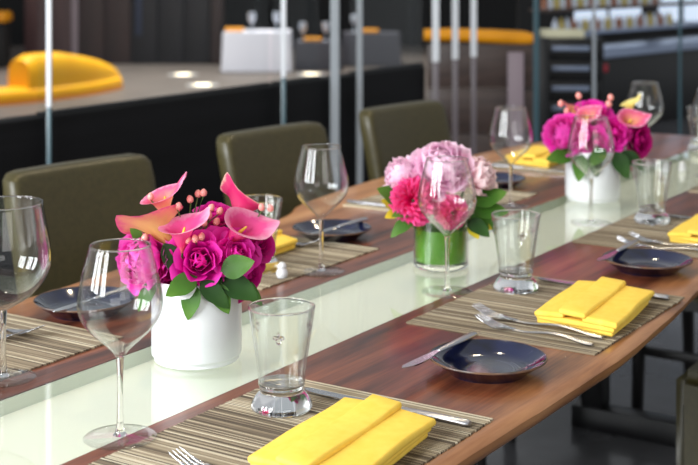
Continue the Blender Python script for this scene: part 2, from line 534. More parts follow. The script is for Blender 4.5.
mesh_obj('recess_side', box('recess_side', 0.3, 4.15, SY1 - 0.003, SY1, TOP - 0.020, TOP - 0.0012), M['recess_side'], tb)
mesh_obj('recess_side', box('recess_side', 0.3, 4.15, SY0, SY0 + 0.003, TOP - 0.020, TOP - 0.0012), M['recess_side'], tb)
for x in (0.95, 3.53):
    for y in (0.91, 1.46):
        mesh_obj('leg', box('leg', x - 0.03, x + 0.03, y - 0.032, y + 0.032, 0.06, TOP - 0.07, 0.003), M['black_metal'], tb)
    mesh_obj('foot_beam', box('foot_beam', x - 0.035, x + 0.035, 0.86, 1.52, 0.0, 0.06, 0.004), M['black_metal'], tb)
    mesh_obj('top_beam', box('top_beam', x - 0.03, x + 0.03, 0.86, 1.52, TOP - 0.07, TOP - 0.043, 0.003), M['black_metal'], tb)

# ------------------------------------------------------------------ chairs
def make_chair(seat_low=0.34):
    """front edge towards -Y, origin on the floor under the seat centre"""
    t = thing('dining_chair', 'x', 'chair')
    # seat cushion
    bm = bmesh.new()
    add_box(bm, -0.225, 0.225, -0.25, 0.22, seat_low, 0.445)
    bmesh.ops.bevel(bm, geom=bm.edges[:], offset=0.025, segments=3, affect='EDGES')
    mesh_obj('seat', finish(bm, 'seat', True, 60), M['leather'], t)
    # backrest: padded slab, slightly dished, leaning back
    bm = bmesh.new()
    nu, nv = 10, 8
    W, Z0, Z1, T = 0.198, 0.43, 0.862, 0.055
    def pt(u, v, back):
        z = Z0 + (Z1 - Z0) * v
        y = 0.19 + (z - Z0) * 0.22 + 0.012 * (1 - u * u) + (T if back else 0)
        w = W * (0.95 + 0.05 * v)
        return Vector((u * w, y, z))
    F = [[bm.verts.new(pt(-1 + 2 * i / nu, j / nv, False)) for i in range(nu + 1)] for j in range(nv + 1)]
    B = [[bm.verts.new(pt(-1 + 2 * i / nu, j / nv, True)) for i in range(nu + 1)] for j in range(nv + 1)]
    for j in range(nv):
        for i in range(nu):
            bm.faces.new((F[j][i], F[j][i + 1], F[j + 1][i + 1], F[j + 1][i]))
            bm.faces.new((B[j][i], B[j + 1][i], B[j + 1][i + 1], B[j][i + 1]))
    for j in range(nv):
        bm.faces.new((F[j][0], F[j + 1][0], B[j + 1][0], B[j][0]))
        bm.faces.new((F[j][nu], B[j][nu], B[j + 1][nu], F[j + 1][nu]))
    for i in range(nu):
        bm.faces.new((F[0][i], B[0][i], B[0][i + 1], F[0][i + 1]))
        bm.faces.new((F[nv][i], F[nv][i + 1], B[nv][i + 1], B[nv][i]))
    bmesh.ops.recalc_face_normals(bm, faces=bm.faces)
    sharp = [e for e in bm.edges if e.calc_face_angle(0) > R(40)]
    bmesh.ops.bevel(bm, geom=sharp, offset=0.018, segments=4, affect='EDGES', profile=0.5)
    # round the two upper corners
    for v in bm.verts:
        if v.co.z > Z1 - 0.045 and abs(v.co.x) > W - 0.045:
            dx, dz = abs(v.co.x) - (W - 0.045), v.co.z - (Z1 - 0.045)
            m_ = max(dx, dz); l_ = math.hypot(dx, dz)
            if l_ > 1e-6:
                s_ = (m_ / l_) * 0.6 + 0.4
                v.co.x = math.copysign(W - 0.045 + dx * s_, v.co.x)
                v.co.z = Z1 - 0.045 + dz * s_
    mesh_obj('backrest', finish(bm, 'backrest', True, 60), M['leather'], t)
    for sx in (-1, 1):
        for sy, y in ((-1, -0.215), (1, 0.19)):
            mesh_obj('leg', tube('leg', [(sx * 0.205, y + (0.05 if sy > 0 else 0), 0.0), (sx * 0.195, y, 0.37)], [0.017, 0.022], 10), M['black_wood'], t)
    mesh_obj('seat_frame', box('seat_frame', -0.2, 0.2, -0.22, 0.2, seat_low - 0.03, seat_low + 0.002), M['black_wood'], t)
    mesh_obj('stretcher', box('stretcher', -0.2, 0.2, -0.226, -0.204, 0.165, 0.19, 0.003), M['black_wood'], t)
    return t
ch = make_chair()
far_chairs = [(2.125, 'olive green leather chair at far left, nearest of the far row'),
              (2.845, 'olive green leather chair behind the calla lily bouquet, second of the far row'),
              (3.525, 'olive green leather chair behind the pale pink peony bouquet')]
for k, (x, lb) in enumerate(far_chairs):
    c = ch if k == 0 else dup(ch)
    c.location = (x, 1.80, 0); c.rotation_euler = (0, 0, R(-7)); c['label'] = lb; c['group'] = 'dining chairs along the far side'
dup(ch, (3.935, 1.205, 0), -PI / 2, 'dining chair at the far end of the table, only its black leg and stretcher seen', 'dining chairs at the table end')
nc = make_chair(0.14)
nc.location = (2.96, 0.71, 0); nc.rotation_euler = (0, 0, PI); nc['label'] = 'dark olive chair pushed in on the near side, seat corner under the table edge'

# ------------------------------------------------------------------ placemats
MW, MD = 0.381, 0.309
def make_mat(seed):
    rnd = random.Random(seed)
    bm = bmesh.new()
    lay = bm.loops.layers.float_color.new('tone')
    n = 165
    x = 0.0
    ws = [rnd.uniform(0.7, 1.4) for _ in range(n)]
    tot = sum(ws)
    t0 = 0.005; h = 0.0026
    for k in range(n):
        w = ws[k] / tot * MW
        x0, x1 = x, x + w
        tone = min(0.75, max(0.0, rnd.gauss(0.25, 0.20)))
        if rnd.random() < 0.18: tone = rnd.uniform(0.45, 0.68)
        j0, j1 = rnd.uniform(-0.0012, 0.0012), rnd.uniform(-0.0012, 0.0012)
        sec = [(x0, 0.0), (x0, h * 0.55), (x0 + w * 0.25, h), (x0 + w * 0.75, h), (x1, h * 0.55), (x1, 0.0)]
        a = [bm.verts.new((px - MW / 2, -MD / 2 + j0, pz)) for px, pz in sec]
        b = [bm.verts.new((px - MW / 2, MD / 2 + j1, pz)) for px, pz in sec]
        fs = [bm.faces.new((a[q], a[q + 1], b[q + 1], b[q])) for q in range(5)] + [bm.faces.new(a), bm.faces.new(b[::-1])]
        for f in fs:
            for l in f.loops: l[lay] = (tone, tone, tone, 1)
        x = x1
    me = finish(bm, 'placemat', False)
    return me
mat_meshes = [make_mat(s) for s in (1, 2, 3)]
def placemat(x, y, k, label, grp, rz=0):
    o = mesh_obj('placemat', mat_meshes[k % 3], M['reed'], None, (x, y, TOP), (0, 0, rz))
    return tag(o, label, 'placemat', grp)
NEARY = 0.8905
FARY = 1.509
nm = [(1.2705, 'striped reed placemat nearest the camera, under the front tumbler and napkin'),
      (1.967, 'striped reed placemat with two forks beside the navy bread plate, middle of near side'),
      (2.652, 'striped reed placemat on near side by the second navy plate, toward the right edge'),
      (3.34, 'striped reed placemat at the far right end of the near side')]
for k, (x, lb) in enumerate(nm):
    placemat(x, NEARY + (0.022 if k >= 2 else 0), k, lb, 'placemats on the near side', R(180) * (k % 2))
fm = [(1.29, 'striped reed placemat at far left behind the wide-bowled wine glass'),
      (2.012, 'striped reed placemat on far side between lily bouquet and peony bouquet'),
      (2.735, 'striped reed placemat on far side behind the pink peony bouquet'),
      (3.40, 'striped reed placemat on far side behind the magenta bouquet on the right')]
for k, (x, lb) in enumerate(fm):
    placemat(x, FARY, k + 1, lb, 'placemats on the far side', R(180) * ((k + 1) % 2))
MT = TOP + 0.0027

# ------------------------------------------------------------------ glassware
def make_wine(big=False):
    t = thing('wine_glass', 'x', 'wine glass')
    if not big:
        foot, bowl = 0.0425, [(0.0045, 0.093), (0.0095, 0.101), (0.021, 0.112), (0.035, 0.125), (0.0452, 0.139), (0.0493, 0.154), (0.048, 0.172), (0.043, 0.196), (0.0355, 0.223)]
    else:
        foot, bowl = 0.0425, [(0.0045, 0.090), (0.014, 0.096), (0.034, 0.108), (0.050, 0.124), (0.060, 0.143), (0.0622, 0.158), (0.061, 0.178), (0.057, 0.203), (0.0515, 0.232)]
    z0 = bowl[0][1]
    bp = smoothprof(bowl, 5)
    inner = [(max(r - 0.0011, 0.0), z + (0.004 if i < 4 else 0.0)) for i, (r, z) in enumerate(bp)]
    rim = (bp[-1][0] - 0.0005, bp[-1][1] + 0.0006)
    mesh_obj('bowl', lathe('bowl', bp + [rim] + inner[::-1] + [(0.0, inner[0][1] + 0.001)], 64, 60), M['bowl_glass'], t)
    rr_, rz_ = bp[-1]
    mesh_obj('rim', lathe('rim', [(rr_ - 0.0005 + 0.0009 * math.cos(2 * PI * k / 8), rz_ + 0.0012 + 0.0009 * math.sin(2 * PI * k / 8)) for k in range(9)], 64, 180), M['solid_glass'], t)
    st = smoothprof([(0.0085, 0.0035), (0.0055, 0.008), (0.0040, 0.018), (0.0034, 0.045), (0.0034, 0.070), (0.0040, z0 - 0.012), (0.0047, z0 + 0.0005)], 4)
    mesh_obj('stem', lathe('stem', [(0, 0.0032)] + st + [(0, z0 + 0.001)], 24, 60), M['solid_glass'], t)
    fp = [(0.0, 0.0002), (foot - 0.002, 0.0), (foot, 0.0010), (foot - 0.001, 0.0018), (foot * 0.75, 0.0026), (foot * 0.4, 0.0036), (0.010, 0.0048), (0.0, 0.0055)]
    mesh_obj('foot', lathe('foot', fp, 64, 50), M['foot_glass'], t)
    return t
wg = make_wine()
wines = [((1.165, 1.071, MT), 'thin-stemmed wine glass at front left, in front of the white lily vase', 0),
         ((1.986, 1.344, TOP), 'thin-stemmed wine glass on far side between lily bouquet and peony bouquet', 0),
         ((1.979, 1.084, TOP), 'thin-stemmed wine glass standing right in front of the pink peony bouquet', 0),
         ((2.739, 1.337, TOP), 'thin-stemmed wine glass on far side between peony bouquet and magenta bouquet', 0),
         ((2.665, 1.113, TOP), 'thin-stemmed wine glass in front of the right-hand magenta bouquet', 0),
         ((3.496, 1.303, TOP), 'thin-stemmed wine glass rising behind the right-hand magenta bouquet', 0),
         ((3.40, 1.09, TOP), 'thin-stemmed wine glass cut by the right edge of the photo', 0)]
for k, (p, lb, _) in enumerate(wines):
    g = wg if k == 0 else dup(wg)
    g.location = p; g['label'] = lb; g['group'] = 'wine glasses along the table'
bg_ = make_wine(True)
bg_.location = (1.246, 1.353, MT)
bg_['label'] = 'wide-bowled wine glass cut by the left edge of the photo'
bg_['group'] = 'wine glasses along the table'

def make_tumbler():
    t = thing('water_tumbler', 'x', 'tumbler')
    outer = smoothprof([(0.0290, 0.0335), (0.0302, 0.050), (0.0345, 0.080), (0.0390, 0.109), (0.0415, 0.125)], 5)
    inner = [(r - 0.0022, z) for r, z in outer]
    inner = [(r, max(z, 0.0345)) for r, z in inner]
    mesh_obj('body', lathe('body', outer + [(0.0404, 0.1258)] + inner[::-1] + [(0.0, 0.0345)], 56, 60), M['tumbler_glass'], t)
    fp = smoothprof([(0.0345, 0.0), (0.0378, 0.003), (0.0372, 0.009), (0.0325, 0.017), (0.0272, 0.023), (0.0268, 0.027), (0.0292, 0.0315), (0.0290, 0.0335)], 4)
    f = mesh_obj('foot', lathe('foot', [(0, 0.0), (0.028, 0.0)] + fp + [(0.024, 0.0334), (0, 0.030)], 56, 60), M['solid_glass'], t)
    f['label'] = 'thick flared glass foot'
    mesh_obj('rim', lathe('rim', [(0.0404 + 0.0013 * math.cos(2 * PI * k / 8), 0.1268 + 0.0013 * math.sin(2 * PI * k / 8)) for k in range(9)], 56, 180), M['solid_glass'], t)
    # small moulded emblem high on the wall, three around
    bm = bmesh.new()
    for (cx, cz, sx, sz) in ((0, 0, 0.0035, 0.006), (-0.0038, 0.003, 0.0035, 0.0028), (0.0038, 0.003, 0.0035, 0.0028), (0, 0.008, 0.0022, 0.0022)):
        m_ = Matrix.Translation((cx, 0, cz)) @ Matrix.Diagonal((sx, 0.0016, sz, 1))
        bmesh.ops.create_icosphere(bm, subdivisions=2, radius=1, matrix=m_)
    em = finish(bm, 'emblem', True)
    for a in (-150, -30, 90):
        q = R(a)
        mesh_obj('emblem', em, M['solid_glass'], t, (0.0377 * math.cos(q), 0.0377 * math.sin(q), 0.095), (R(7), 0, q + PI / 2))
    return t
tg = make_tumbler()
for k, (p, lb) in enumerate([((1.349, 0.972, MT), 'footed glass tumbler in front, beside the nearest yellow napkin'),
                             ((2.048, 0.990, MT), 'footed glass tumbler right of the peony bouquet, on the middle placemat'),
                             ((2.730, 1.002, MT), 'footed glass tumbler in front of right magenta bouquet, behind the second navy plate'),
                             ((1.93, 1.440, MT), 'footed glass tumbler half hidden behind the calla lilies'),
                             ((3.84, 1.262, TOP), 'footed glass tumbler cut by right edge, farthest along the table')]):
    g = tg if k == 0 else dup(tg)
    g.location = p; g.rotation_euler = (0, 0, 0.2 * k); g['label'] = lb; g['group'] = 'water tumblers along the table'

# ------------------------------------------------------------------ plates
def make_plate():
    t = thing('bread_plate', 'x', 'plate')
    prof = [(0.0, 0.003), (0.045, 0.003), (0.048, 0.0), (0.052, 0.0), (0.055, 0.004), (0.068, 0.0125), (0.0792, 0.0205)]
    inn = [(0.0792, 0.0225), (0.072, 0.0190), (0.060, 0.0105), (0.050, 0.0068), (0.03, 0.006), (0.0, 0.006)]
    mesh_obj('dish', lathe('dish', prof + inn, 64, 50), M['plate_glaze'], t)
    rimp = [(0.0785, 0.0199), (0.0803, 0.0205), (0.0806, 0.0222), (0.0798, 0.0232), (0.0786, 0.0226), (0.0785, 0.0199)]
    r = mesh_obj('rim', lathe('rim', rimp, 64, 60), M['plate_rim'], t)
    r['label'] = 'thin worn brown rim'
    return t
pl = make_plate()
plates = [((1.628, 0.829), 'navy glazed bread plate in front with a butter knife across it'),
          ((2.316, 0.859), 'navy glazed bread plate on near side toward the right edge'),
          ((1.556, 1.505), 'navy glazed bread plate on far side behind the front wine glass'),
          ((2.240, 1.490), 'navy glazed bread plate on far side behind the second wine glass'),
          ((2.965, 1.495), 'navy glazed bread plate on far side peeking out beside the peonies')]
for k, (p, lb) in enumerate(plates):
    g = pl if k == 0 else dup(pl)
    g.location = (p[0], p[1], TOP); g['label'] = lb; g['group'] = 'navy bread plates'

# ------------------------------------------------------------------ cutlery (length along +Y, point at +Y)
def make_knife(Ln, label, small=False):
    t = thing('butter_knife' if small else 'table_knife', label, 'knife')
    hl = Ln * (0.52 if small else 0.46)
    hw = 0.0062 if small else 0.0068
    bm = bmesh.new()
    add_tube(bm, [(0, 0.0, 0.004), (0, 0.004, 0.004), (0, hl * 0.5, 0.0042), (0, hl - 0.006, 0.004), (0, hl, 0.0035)], [hw * 0.75, hw * 1.08, hw * 0.95, hw * 0.7, hw * 0.5], 12, 0.55)
    mesh_obj('handle', finish(bm, 'handle', True, 60), M['steel_handle'], t)
    bw = 0.0095 if small else 0.0095
    out = [(-0.003, hl - 0.002), (-0.004, hl + 0.01), (-bw * 0.75, hl + 0.028), (-bw, hl + (Ln - hl) * 0.55), (-bw * 0.85, Ln - 0.016), (-bw * 0.35, Ln - 0.003), (0.001, Ln),
           (bw * 0.45, Ln - 0.006), (bw * 0.55, Ln - 0.02), (bw * 0.5, hl + 0.03), (0.004, hl + 0.012), (0.003, hl - 0.002)]
    out = smoothprof(out, 3)
    b = mesh_obj('blade', prism('blade', out[::-1], 0.0028, 0.0046, 0.0005), M['steel'], t)
    return t
def make_fork(Ln, label, tipup=0.015):
    t = thing('dinner_fork', label, 'fork')
    hl = Ln * 0.68
    def prof(y):
        s = y / Ln
        if s < 0.60: return 0.0022 + 0.006 * math.sin(PI * s / 0.62) ** 2
        if s < 0.78: return 0.0025
        return 0.0025 + tipup * ((s - 0.78) / 0.22) ** 1.6
    ys = [Ln * k / 22 for k in range(16)]
    rad = []
    for y in ys:
        s = y / hl
        rad.append(0.0030 + 0.0036 * max(0, 1 - s * 1.25) ** 0.7 if s < 0.8 else 0.0030)
    rad[0] *= 0.75
    bm = bmesh.new()
    add_tube(bm, [(0, y, prof(y) + 0.0008) for y in ys], rad, 10, 0.42)
    mesh_obj('handle', finish(bm, 'handle', True, 60), M['steel_handle'], t)
    # palm of the fork
    bm = bmesh.new()
    n = 8
    y0, y1 = hl - 0.004, hl + 0.030
    rows = []
    for i in range(n + 1):
        y = y0 + (y1 - y0) * i / n
        q = i / n
        w = 0.0032 + 0.0088 * (q * q * (3 - 2 * q))
        rows.append([bm.verts.new((u * w, y, prof(y) + 0.0012 * u * u + dz)) for dz in (0, 0.0016) for u in (-1, -0.5, 0, 0.5, 1)])
    for a, b in zip(rows, rows[1:]):
        for k in range(4):
            bm.faces.new((a[k], a[k + 1], b[k + 1], b[k]))
            bm.faces.new((a[5 + k], b[5 + k], b[6 + k], a[6 + k]))
        bm.faces.new((a[0], b[0], b[5], a[5])); bm.faces.new((a[4], a[9], b[9], b[4]))
    bm.faces.new([rows[0][k] for k in (0, 1, 2, 3, 4, 9, 8, 7, 6, 5)]); bm.faces.new([rows[-1][k] for k in (0, 5, 6, 7, 8, 9, 4, 3, 2, 1)])
    mesh_obj('fork_head', finish(bm, 'fork_head', True, 50), M['steel'], t)
    for u in (-0.0103, -0.0034, 0.0034, 0.0103):
        yy = [y1 - 0.003 + (Ln - y1 + 0.003) * k / 6 for k in range(7)]
        mesh_obj('tine', tube('tine', [(u * (1 - 0.06 * k / 6), y, prof(y) + 0.0008) for k, y in enumerate(yy)], [0.0016, 0.0016, 0.0015, 0.0014, 0.0013, 0.0011, 0.0006], 6), M['steel'], t)
    return t
def lay_from(o, a, z, b, lift=0.0):
    """lay a piece of cutlery from point a towards point b"""
    d = Vector((b[0] - a[0], b[1] - a[1]))
    o.location = (a[0], a[1], z)
    o.rotation_euler = (lift, 0, math.atan2(d.y, d.x) - PI / 2)
    return o
fk = make_fork(0.203, 'steel dinner fork on middle placemat, the one nearer the yellow napkin')
lay_from(fk, (1.850, 0.754), MT, (1.866, 0.96))
fk.scale = (1, 1.08, 1); fk['group'] = 'forks laid on the placemats'
for a, b, lb in [((1.808, 0.752), (1.818, 0.950), 'steel dinner fork on middle placemat, the outer one next to the navy plate'),
                 ((1.140, 0.758), (1.132, 0.960), 'steel dinner fork at the bottom edge of the photo, nearest placemat'),
                 ((1.392, 1.650), (1.405, 1.44), 'steel dinner fork at far left behind the wide wine glass, right-hand one'),
                 ((1.362, 1.655), (1.37, 1.45), 'steel dinner fork at far left behind the wide wine glass, left-hand one'),
                 ((2.125, 1.650), (2.13, 1.43), 'steel dinner fork on far side below the second wine glass'),
                 ((2.520, 0.770), (2.525, 0.98), 'steel dinner fork behind the second navy plate on near side'),
                 ((2.490, 0.775), (2.47, 0.98), 'steel dinner fork touching the second navy plate, outermost on that placemat')]:
    o = dup(fk, label=lb); o.scale = (1, 0.94 if 'outer one' in lb else 1, 1)
    lay_from(o, a, MT, b)
kn = make_knife(0.240, 'x')
kn['group'] = 'knives laid on the placemats'
for k, (a, b, lb) in enumerate([((1.418, 0.746), (1.419, 0.985), 'steel table knife running under the nearest yellow napkin'),
                 ((2.121, 0.750), (2.131, 0.99), 'steel table knife running under the yellow napkin on middle placemat'),
                 ((2.800, 0.775), (2.805, 1.0), 'steel table knife on near side at the right edge of the photo'),
                 ((2.570, 1.668), (2.575, 1.43), 'bright steel table knife on far side beside the peony bouquet'),
                 ((3.235, 1.655), (3.238, 1.42), 'bright steel table knife below the far yellow napkin')]):
    o = kn if k == 0 else dup(kn)
    o['label'] = lb
    lay_from(o, a, MT, b)
bk = make_knife(0.193, 'x', True)
bk['group'] = 'butter knives on the bread plates'
for k, (a, b, lb) in enumerate([((1.703, 0.888), (1.511, 0.893), 'steel butter knife lying across the front navy plate, blade left'),
                 ((2.428, 0.921), (2.238, 0.920), 'butter knife reflecting pink, across the second near-side navy plate'),
                 ((1.655, 1.487), (1.470, 1.480), 'butter knife across the navy plate behind the front wine glass'),
                 ((2.338, 1.470), (2.150, 1.475), 'butter knife across the navy plate behind the second wine glass')]):
    o = bk if k == 0 else dup(bk)
    o['label'] = lb
    lay_from(o, a, TOP + 0.0215, b)

# ------------------------------------------------------------------ napkins
def soft_slab(name, x0, x1, y0, y1, z0, z1, r, skew=0.0, tilt=0.0, seed=0):
    """soft folded cloth layer with rounded folds; skew shifts the ends along the fold"""
    rnd = random.Random(seed)
    bm = bmesh.new()
    add_box(bm, x0, x1, y0, y1, z0, z1)
    bmesh.ops.subdivide_edges(bm, edges=[e for e in bm.edges if abs(e.verts[0].co.x - e.verts[1].co.x) > 0.01], cuts=7)
    sel = [e for e in bm.edges if len(e.link_faces) == 2 and e.calc_face_angle(0) > 1]
    bmesh.ops.bevel(bm, geom=sel, offset=r, segments=4, affect='EDGES', profile=0.5)
    p1, p2 = rnd.uniform(0, 6), rnd.uniform(0, 6)
    for v in bm.verts:
        x, y, z = v.co
        t = (y - y0) / (y1 - y0)
        v.co.x = x + skew * t
        v.co.z = z + tilt * (t - 0.5) + 0.0007 * math.sin(x * 38 + p1) * (1 if z > (z0 + z1) / 2 else 0)
        v.co.y = y + 0.0012 * math.sin(x * 30 + p2)
    return finish(bm, name, True, 50)
def make_napkin(label, m):
    t = thing('napkin', label, 'napkin')
    X, K = 0.112, 0.20
    def layer(x0, x1, y0, y1, z0, z1, r, tilt, sd):
        me = soft_slab('fold', x0 + K * y0, x1 + K * y0, y0, y1, z0, z1, r, K * (y1 - y0), tilt, sd)
        mesh_obj('fold', me, m, t)
    layer(-X + 0.006, X - 0.006, -0.062, 0.064, 0.0000, 0.0065, 0.003, 0, 1)
    layer(-X + 0.002, X - 0.003, -0.065, 0.064, 0.0060, 0.0125, 0.003, 0, 2)
    layer(-X, X, 0.018, 0.068, 0.0110, 0.0185, 0.0036, -0.004, 3)
    layer(-X, X, -0.069, -0.012, 0.0120, 0.0200, 0.0038, 0.001, 4)
    layer(-X - 0.003, X + 0.003, -0.020, 0.025, 0.0182, 0.0252, 0.0034, 0.001, 5)
    return t
nk = make_napkin('folded yellow cotton napkin in front at the bottom of the photo', M['napkin_cotton'])
nk['group'] = 'yellow napkins'
nk.scale = (1, 1, 1.2); nk.location = (1.262, 0.822, MT); nk.rotation_euler = (0, 0, R(5))
for x, y, a, lb in [(1.978, 0.818, 6, 'folded yellow cotton napkin on the middle placemat beside two forks'),
                    (2.655, 0.845, 4, 'folded yellow cotton napkin cut by the right edge of the photo'),
                    (2.01, 1.545, 183, 'folded yellow cotton napkin mostly hidden behind the calla lily bouquet'),
                    (3.40, 1.565, 184, 'folded yellow cotton napkin on far side left of the magenta bouquet')]:
    dup(nk, (x, y, MT), R(a), lb)
# ------------------------------------------------------------------ salt shakers
def make_shaker():
    t = thing('salt_shaker', 'x', 'shaker')
    mesh_obj('body', lathe('body', [(0, 0), (0.010, 0.0)] + smoothprof([(0.0115, 0.002), (0.013, 0.009), (0.0105, 0.017), (0.008, 0.020)], 4) + [(0, 0.020)], 20), M['shaker_white'], t)
    mesh_obj('cap', lathe('cap', [(0, 0.0195)] + smoothprof([(0.008, 0.0195), (0.0098, 0.025), (0.007, 0.031), (0.002, 0.034)], 4) + [(0, 0.034)], 20), M['shaker_white'], t)
    return t
sk = make_shaker()
sk.scale = (0.8, 0.8, 0.8); sk.location = (1.905, 1.372, MT); sk['label'] = 'small white two-lobed salt shaker right of the lily vase'; sk['group'] = 'salt shakers'
dup(sk, (3.40, 1.21, TOP), 0, 'small bright salt shaker just behind the right-hand tumbler, left of its twin', 'salt shakers')
dup(sk, (3.44, 1.18, TOP), 0, 'small bright salt shaker just behind the right-hand tumbler, right of its twin', 'salt shakers')

# ------------------------------------------------------------------ flowers
def petal_mesh(name, Lp, W, cup=0.5, belly=0.0, curl=0.0, ruffle=0.0, tip=0.25, nu=6, nv=6, seed=0, notch=0.0):
    rnd = random.Random(seed)
    ph = rnd.uniform(0, 6)
    bm = bmesh.new()
    g = []
    for i in range(nu + 1):
        u = i / nu
        w = W / 2 * (0.28 + 0.72 * math.sin(min(1.0, u * 1.25) * PI / 2)) * (1 - tip * max(0, u - 0.55) ** 1.5 * 2.2)
        row = []
        for j in range(nv + 1):
            v = -1 + 2 * j / nv
            x = v * w
            y = -cup * x * x / W * 2 + belly * Lp * math.sin(PI * u) + curl * Lp * max(0, u - 0.5) ** 2 * 4
            y += ruffle * u * u * math.sin(v * 6.5 + ph) + ruffle * 0.6 * u * u * math.sin(v * 13 + ph * 2)
            z = Lp * u * (1 - 0.16 * v * v * u) + ruffle * 0.5 * u * u * math.sin(v * 9 + ph * 3) - notch * Lp * u ** 6 * max(0, 1 - abs(v) * 4)
            row.append(bm.verts.new((x, y, z)))
        g.append(row)
    for i in range(nu):
        for j in range(nv):
            bm.faces.new((g[i][j], g[i][j + 1], g[i + 1][j + 1], g[i + 1][j]))
    return finish(bm, name, True)

def petal_set(mname, kind):
    m = M[mname]
    out = {}
    if kind == 'rose':
        out['in'] = [petal_mesh('petal', 0.026, 0.020, 1.1, 0.05, -0.15, 0.0006, seed=k, nu=5) for k in range(2)]
        out['mid'] = [petal_mesh('petal', 0.031, 0.034, 0.65, 0.12, 0.10, 0.0010, seed=3 + k) for k in range(2)]
        out['out'] = [petal_mesh('petal', 0.036, 0.044, 0.42, 0.16, 0.32, 0.0014, seed=6 + k) for k in range(2)]
    elif kind == 'peony':
        out['in'] = [petal_mesh('petal', 0.030, 0.028, 0.5, 0.10, -0.30, 0.0046, seed=k, notch=0.12) for k in range(3)]
        out['mid'] = [petal_mesh('petal', 0.036, 0.036, 0.45, 0.14, -0.15, 0.0042, seed=4 + k, notch=0.10) for k in range(3)]
        out['out'] = [petal_mesh('petal', 0.040, 0.046, 0.45, 0.16, -0.05, 0.0026, seed=8 + k, notch=0.06) for k in range(2)]
    else:
        out['in'] = [petal_mesh('petal', 0.026, 0.017, 0.3, 0.05, 0.1, 0.0034, seed=k, nu=4, notch=0.1) for k in range(3)]
        out['mid'] = out['in']; out['out'] = out['in']
    for l in out.values():
        for me in l:
            if not me.materials: me.materials.append(m)
    return out
SETS = {('rose_magenta', 'rose'): petal_set('rose_magenta', 'rose'), ('rose_dark', 'rose'): petal_set('rose_dark', 'rose'),
        ('peony_magenta', 'peony'): petal_set('peony_magenta', 'peony'), ('peony_pink', 'peony'): petal_set('peony_pink', 'peony'),
        ('peony_blush', 'peony'): petal_set('peony_blush', 'peony'), ('carnation', 'carnation'): petal_set('carnation', 'carnation')}

def stem_part(t, q, loc, foot, rad=0.0022):
    """green stem from below the bloom down into the vase, in the local frame of the bloom"""
    inv = q.inverted()
    f = inv @ (Vector(foot) - Vector(loc))
    a = Vector((0, 0, 0.002)); b = Vector((0, 0, -0.02)); 
    mid = (b + f) / 2 + Vector((0, 0, -0.006))
    mesh_obj('stem', tube('stem', [a, b, mid, f], rad, 6), M['stem_green'], t)

def bloom(name, kind, mname, loc, face, scale, label, cat, foot, seed, group):
    rnd = random.Random(seed)
    t = thing(name, label, cat, loc, 0, group)
    q = orient(face, (0.3, 0.2, 1))
    t.rotation_mode = 'QUATERNION'; t.rotation_quaternion = q
    S = SETS[(mname, kind)]
    def add(key, a, tilt, off, z, s):
        me = rnd.choice(S[key])
        rot = Matrix.Rotation(a, 3, 'Z') @ Matrix.Rotation(-tilt, 3, 'X') @ Matrix.Rotation(rnd.uniform(-0.08, 0.08), 3, 'Z')
        p = Vector((-math.sin(a), math.cos(a), 0)) * off * scale
        p.z = z * scale
        mesh_obj('petal', me, None, t, p, rot.to_quaternion(), s * scale)
    ga = R(137.5)
    if kind == 'rose':
        n = 0
        for k in range(5):
            add('in', n * ga, R(-4 + 2 * k), 0.0012 + 0.0013 * k, -0.004, 0.9 + 0.05 * k); n += 1
        for k in range(7):
            add('mid', n * ga, R(4 + 3.6 * k), 0.0065 + 0.0009 * k, -0.006, 0.86 + 0.03 * k); n += 1
        for k in range(9):
            add('out', n * ga, R(24 + 5.0 * k), 0.0095 + 0.0006 * k, -0.009, 0.86 + 0.02 * k); n += 1
    elif kind == 'peony':
        n = 0
        for k in range(20):
            add('in', n * ga + rnd.uniform(-.3, .3), R(rnd.uniform(0, 30)), rnd.uniform(0.001, 0.012), 0.002, rnd.uniform(0.8, 1.05)); n += 1
        for k in range(22):
            add('mid', n * ga + rnd.uniform(-.3, .3), R(rnd.uniform(22, 55)), rnd.uniform(0.004, 0.009), -0.003, rnd.uniform(0.85, 1.05)); n += 1
        for k in range(14):
            add('out', n * ga + rnd.uniform(-.3, .3), R(rnd.uniform(55, 98)), rnd.uniform(0.004, 0.008), -0.005, rnd.uniform(0.8, 1.0)); n += 1
    else:
        for n in range(110):
            f_ = (n + 0.5) / 110
            add('in', n * ga, R(6 + 100 * f_ ** 0.65), 0.002 + 0.004 * f_, 0.0, rnd.uniform(0.9, 1.2))
    # green calyx
    mesh_obj('calyx', lathe('calyx', [(0, -0.018 * scale), (0.006 * scale, -0.015 * scale), (0.010 * scale, -0.007 * scale), (0.008 * scale, 0.0)], 12), M['stem_green'], t)
    if foot is not None: stem_part(t, q, loc, foot)
    return t

